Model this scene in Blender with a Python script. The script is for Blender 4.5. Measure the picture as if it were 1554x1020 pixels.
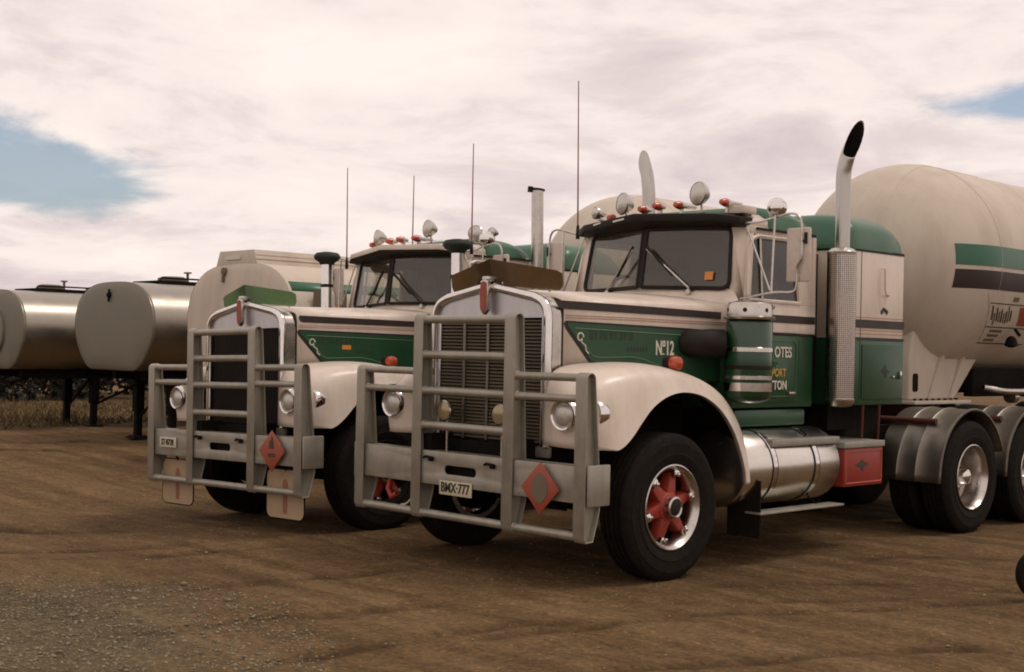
import bpy, bmesh, math, random
import numpy as np
from mathutils import Vector, Matrix
random.seed(7); np.random.seed(7)
scene = bpy.context.scene
C = scene.collection
PI = math.pi
for o in list(bpy.data.objects): bpy.data.objects.remove(o)

# ------------------------------------------------------------------ camera
cam_d = bpy.data.cameras.new('camera'); cam = bpy.data.objects.new('camera', cam_d); C.objects.link(cam)
CAM = Vector((7.016, -7.290, 1.600))
yaw, pitch, roll, FPX = -0.802837, 0.0107645, 0.0224267, 1990.69
cy, sy, cp, sp = math.cos(yaw), math.sin(yaw), math.cos(pitch), math.sin(pitch)
fw = Vector((sy*cp, cy*cp, sp)); rt = Vector((cy, -sy, 0)); up = rt.cross(fw)
r2 = math.cos(roll)*rt + math.sin(roll)*up; u2 = -math.sin(roll)*rt + math.cos(roll)*up
cam.matrix_world = Matrix(((r2.x, u2.x, -fw.x, CAM.x), (r2.y, u2.y, -fw.y, CAM.y), (r2.z, u2.z, -fw.z, CAM.z), (0, 0, 0, 1)))
cam_d.sensor_width = 36; cam_d.lens = FPX/1554*36; cam_d.clip_end = 3000; cam_d.clip_start = 0.05
scene.camera = cam

# ------------------------------------------------------------------ world: broken overcast over a real sky
SUN_AZ, SUN_EL = math.atan2(0.62, 0.78), math.radians(60)      # azimuth from +Y towards +X
world = bpy.data.worlds.new('World'); scene.world = world; world.use_nodes = True
wn = world.node_tree; wn.nodes.clear()
def N(t, kind, **kw):
    n = t.nodes.new(kind)
    for k, v in kw.items():
        if k == 'inputs':
            for i, val in v.items(): n.inputs[i].default_value = val
        else: setattr(n, k, v)
    return n
def Lk(t, a, b): t.links.new(a, b)
def math_node(t, op, a, b=None, clamp=False):
    n = t.nodes.new('ShaderNodeMath'); n.operation = op; n.use_clamp = clamp
    for i, v in enumerate((a, b)):
        if v is None: continue
        if isinstance(v, (int, float)): n.inputs[i].default_value = v
        else: t.links.new(v, n.inputs[i])
    return n.outputs[0]
def ramp(t, fac, stops):
    n = t.nodes.new('ShaderNodeValToRGB'); e = n.color_ramp.elements
    while len(e) > 1: e.remove(e[-1])
    e[0].position = stops[0][0]; e[0].color = (*stops[0][1], 1)
    for p, c in stops[1:]:
        k = e.new(p); k.color = (*c, 1)
    t.links.new(fac, n.inputs[0]); return n.outputs[0]
tc = N(wn, 'ShaderNodeTexCoord'); sepn = N(wn, 'ShaderNodeSeparateXYZ'); Lk(wn, tc.outputs['Generated'], sepn.inputs[0])
zz = math_node(wn, 'ADD', math_node(wn, 'MAXIMUM', sepn.outputs[2], 0.0), 0.16)
ux = math_node(wn, 'DIVIDE', sepn.outputs[0], zz); vx = math_node(wn, 'DIVIDE', sepn.outputs[1], zz)
cmb = N(wn, 'ShaderNodeCombineXYZ'); Lk(wn, ux, cmb.inputs[0]); Lk(wn, vx, cmb.inputs[1])
n1 = N(wn, 'ShaderNodeTexNoise', inputs={'Scale': 2.1, 'Detail': 10.0, 'Roughness': 0.60, 'Distortion': 0.35}); Lk(wn, cmb.outputs[0], n1.inputs['Vector'])
n2 = N(wn, 'ShaderNodeTexNoise', inputs={'Scale': 0.55, 'Detail': 5.0, 'Roughness': 0.5, 'Distortion': 0.2}); Lk(wn, cmb.outputs[0], n2.inputs['Vector'])
def gap(d, sz, radius, strength):
    s = N(wn, 'ShaderNodeVectorMath', operation='SUBTRACT'); Lk(wn, tc.outputs['Generated'], s.inputs[0]); s.inputs[1].default_value = d
    m = N(wn, 'ShaderNodeVectorMath', operation='MULTIPLY'); Lk(wn, s.outputs[0], m.inputs[0]); m.inputs[1].default_value = sz
    l = N(wn, 'ShaderNodeVectorMath', operation='LENGTH'); Lk(wn, m.outputs[0], l.inputs[0])
    mr = N(wn, 'ShaderNodeMapRange', interpolation_type='SMOOTHSTEP'); Lk(wn, l.outputs['Value'], mr.inputs['Value'])
    mr.inputs['From Min'].default_value = 0; mr.inputs['From Max'].default_value = radius
    mr.inputs['To Min'].default_value = strength; mr.inputs['To Max'].default_value = 0
    return mr.outputs[0]
g = math_node(wn, 'ADD', math_node(wn, 'ADD', gap((-0.925, 0.36, 0.137), (1, 1, 2.2), 0.165, 0.33), gap((-0.89, 0.44, 0.112), (1, 1, 3.2), 0.15, 0.24)), gap((-0.405, 0.895, 0.183), (1, 1, 4.6), 0.16, 0.29))
cov = math_node(wn, 'SUBTRACT', math_node(wn, 'ADD', math_node(wn, 'MULTIPLY', n1.outputs[0], 0.55), math_node(wn, 'MULTIPLY', n2.outputs[0], 0.45)), g)
mk_ = N(wn, 'ShaderNodeMapRange', interpolation_type='SMOOTHSTEP'); Lk(wn, cov, mk_.inputs['Value'])
mk_.inputs['From Min'].default_value = 0.20; mk_.inputs['From Max'].default_value = 0.36
mk_.inputs['To Min'].default_value = 0.16; mk_.inputs['To Max'].default_value = 1.0
cloud = ramp(wn, math_node(wn, 'ADD', math_node(wn, 'MULTIPLY', n1.outputs[0], 0.6), math_node(wn, 'MULTIPLY', n2.outputs[0], 0.4)),
             [(0.34, (7.0, 5.8, 5.9)), (0.44, (8.3, 7.05, 6.85)), (0.51, (9.6, 8.4, 7.9)), (0.62, (10.4, 9.3, 8.6))])
sky = N(wn, 'ShaderNodeTexSky', sky_type='NISHITA'); sky.sun_disc = False; sky.sun_elevation = SUN_EL; sky.sun_rotation = SUN_AZ
sky.air_density = 1.0; sky.dust_density = 1.2; sky.ozone_density = 1.2
mx = N(wn, 'ShaderNodeMix', data_type='RGBA'); Lk(wn, mk_.outputs[0], mx.inputs['Factor']); Lk(wn, sky.outputs[0], mx.inputs['A']); Lk(wn, cloud, mx.inputs['B'])
bg = N(wn, 'ShaderNodeBackground'); bg.inputs['Strength'].default_value = 0.1; Lk(wn, mx.outputs['Result'], bg.inputs['Color'])
wo = N(wn, 'ShaderNodeOutputWorld'); Lk(wn, bg.outputs[0], wo.inputs[0])

# ------------------------------------------------------------------ sun behind thin cloud
sd = bpy.data.lights.new('sun', 'SUN'); sd.energy = 1.0; sd.angle = math.radians(14); sd.color = (1.0, 0.93, 0.84)
sun = bpy.data.objects.new('sun', sd); C.objects.link(sun)
sdir = Vector((math.sin(SUN_AZ)*math.cos(SUN_EL), math.cos(SUN_AZ)*math.cos(SUN_EL), math.sin(SUN_EL)))
sun.rotation_euler = sdir.to_track_quat('Z', 'Y').to_euler(); sun.location = (0, 0, 30)
scene.view_settings.view_transform = 'Standard'; scene.view_settings.look = 'None'
scene.view_settings.exposure = 0.0; scene.view_settings.gamma = 1.0; scene.view_settings.use_curve_mapping = False
try:
    scene.cycles.filter_width = 1.9
    scene.cycles.max_bounces = 8; scene.cycles.transparent_max_bounces = 16
except Exception: pass

# ================================================================== materials
MATS = {}
def mat(name, col, rough=0.5, metal=0.0, var=0.12, vscale=3.0, dust=0.0, bump=0.0, bscale=40.0, coat=0.0, spec=0.5, dustcol=(0.20, 0.14, 0.09), trans=0.0, streak=0.0, rvar=0.15, chips=0.0):
    m = bpy.data.materials.new(name); m.use_nodes = True; t = m.node_tree; b = t.nodes['Principled BSDF']
    MATS[name] = m
    co = N(t, 'ShaderNodeTexCoord')
    nz = N(t, 'ShaderNodeTexNoise', inputs={'Scale': vscale, 'Detail': 6.0, 'Roughness': 0.6}); Lk(t, co.outputs['Object'], nz.inputs['Vector'])
    lo = tuple(c*(1-var) for c in col); hi = tuple(min(1, c*(1+var)) for c in col)
    c = ramp(t, nz.outputs[0], [(0.3, lo), (0.7, hi)])
    if dust > 0:
        n3 = N(t, 'ShaderNodeTexNoise', inputs={'Scale': vscale*2.7, 'Detail': 8.0, 'Roughness': 0.7}); 
        mp = N(t, 'ShaderNodeMapping'); Lk(t, co.outputs['Object'], mp.inputs[0]); mp.inputs['Scale'].default_value = (1, 1, 0.25 if streak else 1); Lk(t, mp.outputs[0], n3.inputs['Vector'])
        f = ramp(t, n3.outputs[0], [(0.42, (0, 0, 0)), (0.72, (dust, dust, dust))])
        mx = N(t, 'ShaderNodeMix', data_type='RGBA'); Lk(t, f, mx.inputs['Factor']); Lk(t, c, mx.inputs['A']); mx.inputs['B'].default_value = (*dustcol, 1); c = mx.outputs['Result']
    if chips > 0:
        n4 = N(t, 'ShaderNodeTexNoise', inputs={'Scale': 42.0, 'Detail': 3.0, 'Roughness': 0.6}); Lk(t, co.outputs['Object'], n4.inputs['Vector'])
        f4 = ramp(t, n4.outputs[0], [(0.68, (0, 0, 0)), (0.72, (chips, chips, chips))])
        m4 = N(t, 'ShaderNodeMix', data_type='RGBA'); Lk(t, f4, m4.inputs['Factor']); Lk(t, c, m4.inputs['A']); m4.inputs['B'].default_value = (0.12, 0.085, 0.06, 1); c = m4.outputs['Result']
    Lk(t, c, b.inputs['Base Color'])
    if rvar:
        rr = N(t, 'ShaderNodeMapRange'); Lk(t, nz.outputs[0], rr.inputs['Value']); rr.inputs['From Min'].default_value = .3; rr.inputs['From Max'].default_value = .7
        rr.inputs['To Min'].default_value = max(0, rough*(1-rvar)); rr.inputs['To Max'].default_value = min(1, rough*(1+rvar)); Lk(t, rr.outputs[0], b.inputs['Roughness'])
    else: b.inputs['Roughness'].default_value = rough
    b.inputs['Metallic'].default_value = metal; b.inputs['Specular IOR Level'].default_value = spec
    b.inputs['Coat Weight'].default_value = coat; b.inputs['Coat Roughness'].default_value = 0.15
    b.inputs['Transmission Weight'].default_value = trans
    if bump > 0:
        nb = N(t, 'ShaderNodeTexNoise', inputs={'Scale': bscale, 'Detail': 4.0}); Lk(t, co.outputs['Object'], nb.inputs['Vector'])
        bp = N(t, 'ShaderNodeBump', inputs={'Strength': bump, 'Distance': 0.01}); Lk(t, nb.outputs[0], bp.inputs['Height']); Lk(t, bp.outputs[0], b.inputs['Normal'])
    return m
CREAM = mat('cream_paint', (0.69, 0.590, 0.495), 0.42, var=0.06, vscale=1.6, dust=0.42, coat=0.2, dustcol=(0.38, 0.285, 0.20), streak=1, chips=0.30)
GREEN = mat('green_paint', (0.007, 0.055, 0.019), 0.42, var=0.2, vscale=2.0, dust=0.24, chips=0.18, coat=0.15, dustcol=(0.055, 0.065, 0.035))
GREENR = mat('green_roof_paint', (0.012, 0.095, 0.038), 0.42, var=0.12, vscale=2.5, dust=0.18, coat=0.25, dustcol=(0.12, 0.12, 0.075))
LINEG = mat('pale_green_line', (0.07, 0.17, 0.08), 0.5)
BLACK = mat('black_paint', (0.012, 0.008, 0.006), 0.55, var=0.2, dust=0.2, dustcol=(0.035, 0.026, 0.018), spec=0.25)
STRIPE = mat('brown_black_stripe', (0.022, 0.013, 0.010), 0.5, dust=0.2, dustcol=(0.08, 0.055, 0.04))
BORDER = mat('panel_border', (0.016, 0.009, 0.008), 0.5)
CHROME = mat('chrome', (0.72, 0.69, 0.66), 0.13, 1.0, var=0.05, dust=0.15, dustcol=(0.28, 0.22, 0.17))
CHROMED = mat('dull_chrome', (0.55, 0.51, 0.47), 0.28, 1.0, var=0.1, vscale=6, dust=0.3, dustcol=(0.22, 0.17, 0.12))
HEADER = mat('header_sheet', (0.60, 0.59, 0.60), 0.38, 0.85, var=0.08, vscale=5, dust=0.25, streak=1, dustcol=(0.3, 0.25, 0.22))
BAR = mat('bar_alloy', (0.325, 0.300, 0.245), 0.45, 0.45, var=0.14, vscale=5, dust=0.38, dustcol=(0.19, 0.15, 0.10), chips=0.5, bump=0.08, bscale=60, streak=1)
ALU = mat('aluminium', (0.70, 0.66, 0.60), 0.25, 1.0, var=0.05, vscale=3, dust=0.10, dustcol=(0.30, 0.24, 0.18))
TREAD = mat('tread_plate', (0.34, 0.32, 0.27), 0.5, 0.5, var=0.15, vscale=9, dust=0.3, bump=0.5, bscale=90)
GUARD = mat('mudguard_alloy', (0.235, 0.215, 0.185), 0.42, 0.75, var=0.12, vscale=4, dust=0.4, dustcol=(0.15, 0.115, 0.08))
RUBBER = mat('tyre_rubber', (0.0095, 0.0072, 0.0058), 0.8, var=0.2, vscale=9, dust=0.4, dustcol=(0.035, 0.025, 0.017), bump=0.25, spec=0.12, bscale=70)
RED = mat('red_paint', (0.30, 0.028, 0.013), 0.45, var=0.12, vscale=5, dust=0.3, dustcol=(0.14, 0.07, 0.045))
REDBOX = mat('red_box_paint', (0.25, 0.022, 0.012), 0.45, var=0.06, vscale=5, dust=0.15, dustcol=(0.2, 0.08, 0.05))
REDLINE = mat('red_border_line', (0.50, 0.10, 0.05), 0.5)
PLACARD = mat('placard_red', (0.30, 0.055, 0.026), 0.5, var=0.08, dust=0.2, dustcol=(0.25, 0.12, 0.08))
PMARK = mat('placard_mark', (0.135, 0.105, 0.065), 0.6)
CHASSIS = mat('chassis_dark', (0.008, 0.0058, 0.0045), 0.8, var=0.3, vscale=5, dust=0.4, dustcol=(0.025, 0.017, 0.012), spec=0.1)
RUSTRED = mat('rust_red_frame', (0.085, 0.016, 0.011), 0.65, var=0.3, vscale=5, dust=0.4, dustcol=(0.06, 0.035, 0.025))
INTERIOR = mat('cab_lining', (0.05, 0.044, 0.035), 0.8, var=0.2)
SEATM = mat('seat_vinyl', (0.05, 0.03, 0.022), 0.6, var=0.2)
AMBER = mat('orange_lens', (0.45, 0.065, 0.022), 0.25, var=0.15, vscale=20, coat=0.5)
ORANGE = mat('orange_print', (0.60, 0.22, 0.04), 0.5)
YELLOW = mat('yellow_print', (0.48, 0.31, 0.04), 0.5)
WHITEP = mat('white_lettering', (0.62, 0.58, 0.48), 0.5)
PLATEM = mat('plate_cream', (0.55, 0.50, 0.33), 0.5, var=0.08, dust=0.2)
PLATEW = mat('plate_white', (0.56, 0.50, 0.40), 0.5, var=0.08, dust=0.2)
INK = mat('dark_ink', (0.035, 0.035, 0.02), 0.6)
MARK = mat('faded_dark_mark', (0.013, 0.028, 0.011), 0.6)
BROWNAC = mat('brown_acrylic', (0.105, 0.060, 0.022), 0.22, var=0.12, vscale=3, dust=0.25, coat=0.3, dustcol=(0.17, 0.115, 0.06))
GREENAC = mat('green_acrylic', (0.125, 0.235, 0.10), 0.25, var=0.1, vscale=3, dust=0.3, coat=0.3, dustcol=(0.22, 0.24, 0.14))
TANKW = mat('tank_white', (0.56, 0.485, 0.40), 0.65, var=0.05, vscale=0.9, dust=0.42, dustcol=(0.33, 0.255, 0.175), spec=0.3, streak=1, chips=0.15)
TANKG = mat('tank_green_band', (0.016, 0.105, 0.05), 0.42, var=0.1, coat=0.2)
TANKB = mat('tank_black_band', (0.030, 0.020, 0.018), 0.45, var=0.1)
ENDPL = mat('tank_end_grey', (0.185, 0.168, 0.125), 0.55, 0.3, var=0.1, vscale=2.2, dust=0.4, dustcol=(0.22, 0.19, 0.13), streak=1)
FLAP = mat('flap_cream', (0.38, 0.265, 0.155), 0.6, var=0.08, dust=0.3)
FLAPMK = mat('flap_mark_red', (0.26, 0.10, 0.05), 0.6, var=0.15)
MIRBACK = mat('mirror_back_cream', (0.58, 0.50, 0.43), 0.45, var=0.07, vscale=8, dust=0.3, dustcol=(0.4, 0.24, 0.17))
LENS = mat('lamp_lens', (0.55, 0.52, 0.47), 0.22, 0.55, var=0.12, vscale=22, bump=0.3, bscale=120)
LENSY = mat('yellow_lamp_lens', (0.36, 0.29, 0.16), 0.22, 0.5, var=0.12, vscale=22)
ANT = mat('antenna_red_brown', (0.22, 0.075, 0.06), 0.5)
COACH = mat('coach_line_rust', (0.36, 0.17, 0.11), 0.5)
STACK = mat('stack_chrome', (0.45, 0.42, 0.385), 0.21, 1.0, var=0.05, dust=0.08, dustcol=(0.25, 0.2, 0.15))
GREEND = mat('deep_green_enamel', (0.005, 0.042, 0.014), 0.3, var=0.15, dust=0.12, coat=0.5, dustcol=(0.05, 0.06, 0.03))
FLAGM = mat('sticker_white', (0.7, 0.55, 0.45), 0.6)
WIRE = mat('white_hose', (0.5, 0.46, 0.4), 0.5)
BALLRED = mat('dull_dark_red', (0.075, 0.012, 0.012), 0.5, var=0.2, dust=0.2, dustcol=(0.06, 0.03, 0.02))
def glass_mat(name, col, alpha):
    m = bpy.data.materials.new(name); m.use_nodes = True; t = m.node_tree; t.nodes.clear(); MATS[name] = m
    tr = N(t, 'ShaderNodeBsdfTransparent'); tr.inputs[0].default_value = (*col, 1)
    gl = N(t, 'ShaderNodeBsdfGlossy'); gl.inputs['Roughness'].default_value = 0.03; gl.inputs[0].default_value = (0.85, 0.85, 0.85, 1)
    df = N(t, 'ShaderNodeBsdfDiffuse'); df.inputs[0].default_value = (0.30, 0.26, 0.20, 1)
    co = N(t, 'ShaderNodeTexCoord'); nz = N(t, 'ShaderNodeTexNoise', inputs={'Scale': 4.0, 'Detail': 6.0}); Lk(t, co.outputs['Object'], nz.inputs['Vector'])
    lw = N(t, 'ShaderNodeLayerWeight'); lw.inputs[0].default_value = 0.5
    fr0 = math_node(t, 'POWER', lw.outputs['Facing'], 3.5); fr1 = math_node(t, 'ADD', math_node(t, 'MULTIPLY', fr0, 0.8), 0.05)
    m1 = N(t, 'ShaderNodeMixShader'); Lk(t, fr1, m1.inputs[0]); Lk(t, tr.outputs[0], m1.inputs[1]); Lk(t, gl.outputs[0], m1.inputs[2])
    dd = math_node(t, 'MULTIPLY', nz.outputs[0], alpha)
    m2 = N(t, 'ShaderNodeMixShader'); Lk(t, dd, m2.inputs[0]); Lk(t, m1.outputs[0], m2.inputs[1]); Lk(t, df.outputs[0], m2.inputs[2])
    o = N(t, 'ShaderNodeOutputMaterial'); Lk(t, m2.outputs[0], o.inputs[0]); return m
GLASS = glass_mat('windscreen_glass', (0.80, 0.80, 0.75), 0.16)
# perforated muffler guard: chrome skin with dark round holes
def perf_mat():
    m = mat('perforated_chrome', (0.60, 0.53, 0.47), 0.25, 1.0, var=0.06, dust=0.15); t = m.node_tree; b = t.nodes['Principled BSDF']
    uv = N(t, 'ShaderNodeUVMap'); vo = N(t, 'ShaderNodeTexVoronoi', feature='F1', inputs={'Scale': 1.0, 'Randomness': 0.0}); Lk(t, uv.outputs[0], vo.inputs['Vector'])
    f = ramp(t, vo.outputs['Distance'], [(0.30, (1, 1, 1)), (0.36, (0, 0, 0))])
    src = b.inputs['Base Color'].links[0].from_socket
    mx = N(t, 'ShaderNodeMix', data_type='RGBA'); Lk(t, f, mx.inputs['Factor']); Lk(t, src, mx.inputs['A']); mx.inputs['B'].default_value = (0.03, 0.022, 0.018, 1)
    Lk(t, mx.outputs['Result'], b.inputs['Base Color'])
    return m
PERF = perf_mat()
# brushed tanker barrel: polished with weld-ring variation along its length
def barrel_mat():
    m = mat('brushed_barrel', (0.37, 0.335, 0.285), 0.43, 1.0, var=0.08, vscale=1.5, dust=0.12, dustcol=(0.24, 0.19, 0.14), rvar=0.25)
    return m
BARREL = barrel_mat()

# ================================================================== mesh helpers
class G:
    def __init__(s): s.v = []; s.f = []; s.uv = None
    def add(s, vs, fs):
        o = len(s.v); s.v += [tuple(p) for p in vs]; s.f += [tuple(i+o for i in f) for f in fs]; return s
    def box(s, x0, x1, y0, y1, z0, z1):
        return s.add([(x0,y0,z0),(x1,y0,z0),(x1,y1,z0),(x0,y1,z0),(x0,y0,z1),(x1,y0,z1),(x1,y1,z1),(x0,y1,z1)],
                     [(0,3,2,1),(4,5,6,7),(0,1,5,4),(1,2,6,5),(2,3,7,6),(3,0,4,7)])
    def hexa(s, a, b):      # two quads of 4 points
        return s.add(list(a)+list(b), [(0,3,2,1),(4,5,6,7),(0,1,5,4),(1,2,6,5),(2,3,7,6),(3,0,4,7)])
    def tube(s, pts, r, n=10, cap=True, closed=False):
        pts = [Vector(p) for p in pts]; k = len(pts)
        rs = r if isinstance(r, (list, tuple)) else [r]*k
        tang = []
        for i in range(k):
            if closed: d = pts[(i+1) % k]-pts[i-1]
            else: d = pts[min(i+1, k-1)]-pts[max(i-1, 0)]
            tang.append(d.normalized())
        nrm = tang[0].orthogonal().normalized(); vs = []
        for i in range(k):
            nrm = (nrm-tang[i]*nrm.dot(tang[i])).normalized(); bi = tang[i].cross(nrm)
            for j in range(n):
                a = 2*PI*j/n; vs.append(pts[i]+rs[i]*(math.cos(a)*nrm+math.sin(a)*bi))
        fs = []
        for i in range(k if closed else k-1):
            i2 = (i+1) % k
            for j in range(n):
                j2 = (j+1) % n; fs.append((i*n+j, i*n+j2, i2*n+j2, i2*n+j))
        if cap and not closed: fs += [tuple(range(n-1, -1, -1)), tuple((k-1)*n+j for j in range(n))]
        return s.add(vs, fs)
    def beaded(s, p0, p1, r, n=16):
        a, b = Vector(p0), Vector(p1); d = (b-a).normalized()
        return s.tube([a, a+d*.004, a+d*.010, a+d*.014, b-d*.014, b-d*.010, b-d*.004, b], [r*1.17, r*1.22, r*1.14, r, r, r*1.14, r*1.22, r*1.17], n)
    def cyl(s, p0, p1, r0, r1=None, n=20): return s.tube([p0, p1], [r0, r0 if r1 is None else r1], n)
    def lathe(s, prof, o=(0,0,0), axis='x', n=32, cap=True):
        vs = []; o = Vector(o)
        for r, h in prof:
            for j in range(n):
                a = 2*PI*j/n; c, d = r*math.cos(a), r*math.sin(a)
                vs.append(o+Vector({'x': (h, c, d), 'y': (c, h, d), 'z': (c, d, h)}[axis]))
        fs = []
        for i in range(len(prof)-1):
            for j in range(n):
                j2 = (j+1) % n; fs.append((i*n+j, i*n+j2, (i+1)*n+j2, (i+1)*n+j))
        if cap:
            if prof[0][0] > 1e-6: fs.append(tuple(range(n-1, -1, -1)))
            k = len(prof)-1
            if prof[k][0] > 1e-6: fs.append(tuple(k*n+j for j in range(n)))
        return s.add(vs, fs)
    def loft(s, rings, closed=True, cap=True):
        n = len(rings[0]); vs = [p for r in rings for p in r]; fs = []
        for i in range(len(rings)-1):
            for j in range(n if closed else n-1):
                j2 = (j+1) % n; fs.append((i*n+j, i*n+j2, (i+1)*n+j2, (i+1)*n+j))
        if cap: fs += [tuple(range(n-1, -1, -1)), tuple((len(rings)-1)*n+j for j in range(n))]
        return s.add(vs, fs)
    def prism(s, poly, axis, a0, a1):
        def P(u, v, a): return {'x': (a, u, v), 'y': (u, a, v), 'z': (u, v, a)}[axis]
        n = len(poly)
        return s.add([P(u, v, a0) for u, v in poly]+[P(u, v, a1) for u, v in poly],
                     [tuple(range(n-1, -1, -1)), tuple(range(n, 2*n))]+[(i, (i+1) % n, n+(i+1) % n, n+i) for i in range(n)])
    def plate_hole(s, outer, inner, axis, a0, a1):      # flat plate with one opening
        bm = bmesh.new()
        def P(u, v, a): return {'x': (a, u, v), 'y': (u, a, v), 'z': (u, v, a)}[axis]
        es = []
        for lp in (outer, inner):
            vs = [bm.verts.new(P(u, v, a0)) for u, v in lp]
            es += [bm.edges.new((vs[i], vs[(i+1) % len(vs)])) for i in range(len(vs))]
        bmesh.ops.triangle_fill(bm, edges=es, use_beauty=True)
        r = bmesh.ops.extrude_face_region(bm, geom=bm.faces[:])
        d = Vector(P(0, 0, a1-a0)); bmesh.ops.translate(bm, verts=[e for e in r['geom'] if isinstance(e, bmesh.types.BMVert)], vec=d)
        bm.verts.ensure_lookup_table(); bm.verts.index_update()
        s.add([v.co[:] for v in bm.verts], [tuple(v.index for v in f.verts) for f in bm.faces]); bm.free(); return s
def mesh_of(g, name, bevel=0, angle=38, seg=2, recalc=True):
    bm = bmesh.new(); vs = [bm.verts.new(p) for p in g.v]
    for f in g.f:
        try: bm.faces.new([vs[i] for i in f])
        except ValueError: pass
    bmesh.ops.remove_doubles(bm, verts=bm.verts[:], dist=1e-6)
    if recalc: bmesh.ops.recalc_face_normals(bm, faces=bm.faces[:])
    if bevel > 0:
        ed = [e for e in bm.edges if len(e.link_faces) == 2 and e.calc_face_angle(0) > math.radians(30)]
        bmesh.ops.bevel(bm, geom=ed, offset=bevel, segments=seg, affect='EDGES', profile=0.5, clamp_overlap=True)
    me = bpy.data.meshes.new(name); bm.to_mesh(me); bm.free()
    me.shade_smooth(); me.set_sharp_from_angle(angle=math.radians(angle))
    return me
def mk(name, g, m, parent=None, bevel=0, loc=None, angle=38, solid=0, seg=2, recalc=True):
    me = g if isinstance(g, bpy.types.Mesh) else mesh_of(g, name, bevel, angle, seg, recalc)
    if m is not None: me.materials.clear(); me.materials.append(m)
    o = bpy.data.objects.new(name, me); C.objects.link(o)
    if parent is not None: o.parent = parent
    if loc is not None: o.location = loc
    if solid:
        md = o.modifiers.new('thickness', 'SOLIDIFY'); md.thickness = solid; md.offset = -1
    return o
def root(name, label, cat, loc=(0,0,0), rz=0, group=None):
    o = bpy.data.objects.new(name, None); C.objects.link(o); o.location = loc; o.rotation_euler[2] = rz
    o['label'] = label; o['category'] = cat
    if group: o['group'] = group
    return o
def tag(o, label, cat, group=None):
    o['label'] = label; o['category'] = cat
    if group: o['group'] = group
    return o
def cr(pts, k):     # Catmull-Rom through points, k steps per span
    P = [Vector(p) for p in pts]; P = [2*P[0]-P[1]]+P+[2*P[-1]-P[-2]]; out = []
    for i in range(1, len(P)-2):
        for j in range(k):
            t = j/k; a, b, c, d = P[i-1], P[i], P[i+1], P[i+2]
            out.append(0.5*((2*b)+(c-a)*t+(2*a-5*b+4*c-d)*t*t+(3*b-a-3*c+d)*t**3))
    out.append(P[-2]); return out
def rrect(x0, x1, y0, y1, r, n=5):
    out = []
    for cx, cy_, a0 in ((x1-r, y1-r, 0), (x0+r, y1-r, 90), (x0+r, y0+r, 180), (x1-r, y0+r, 270)):
        for i in range(n+1):
            a = math.radians(a0+90*i/n); out.append((cx+r*math.cos(a), cy_+r*math.sin(a)))
    return out
def text_mesh(s, size, ex=0.002, sx=1.0):
    cu = bpy.data.curves.new('t', 'FONT'); cu.body = s; cu.size = size; cu.extrude = ex; cu.align_x = 'CENTER'; cu.align_y = 'CENTER'; cu.resolution_u = 3; cu.offset = size*.022
    o = bpy.data.objects.new('t', cu); C.objects.link(o); bpy.context.view_layer.update()
    me = bpy.data.meshes.new_from_object(o.evaluated_get(bpy.context.evaluated_depsgraph_get()))
    bpy.data.objects.remove(o); bpy.data.curves.remove(cu)
    if sx != 1.0:
        for v in me.vertices: v.co.x *= sx
    return me
def place_text(name, s, size, m, parent, loc, side='x', sx=1.0, tilt=0.0):
    me = text_mesh(s, size, 0.002, sx)
    o = mk(name, me, m, parent); o.location = loc
    # side 'x': reads on a wall facing +X (text runs towards +Y); side 'y': on a face looking to -Y (runs towards +X)
    o.rotation_euler = (PI/2, 0, PI/2+tilt) if side == 'x' else (PI/2, 0, tilt)
    return o

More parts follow.
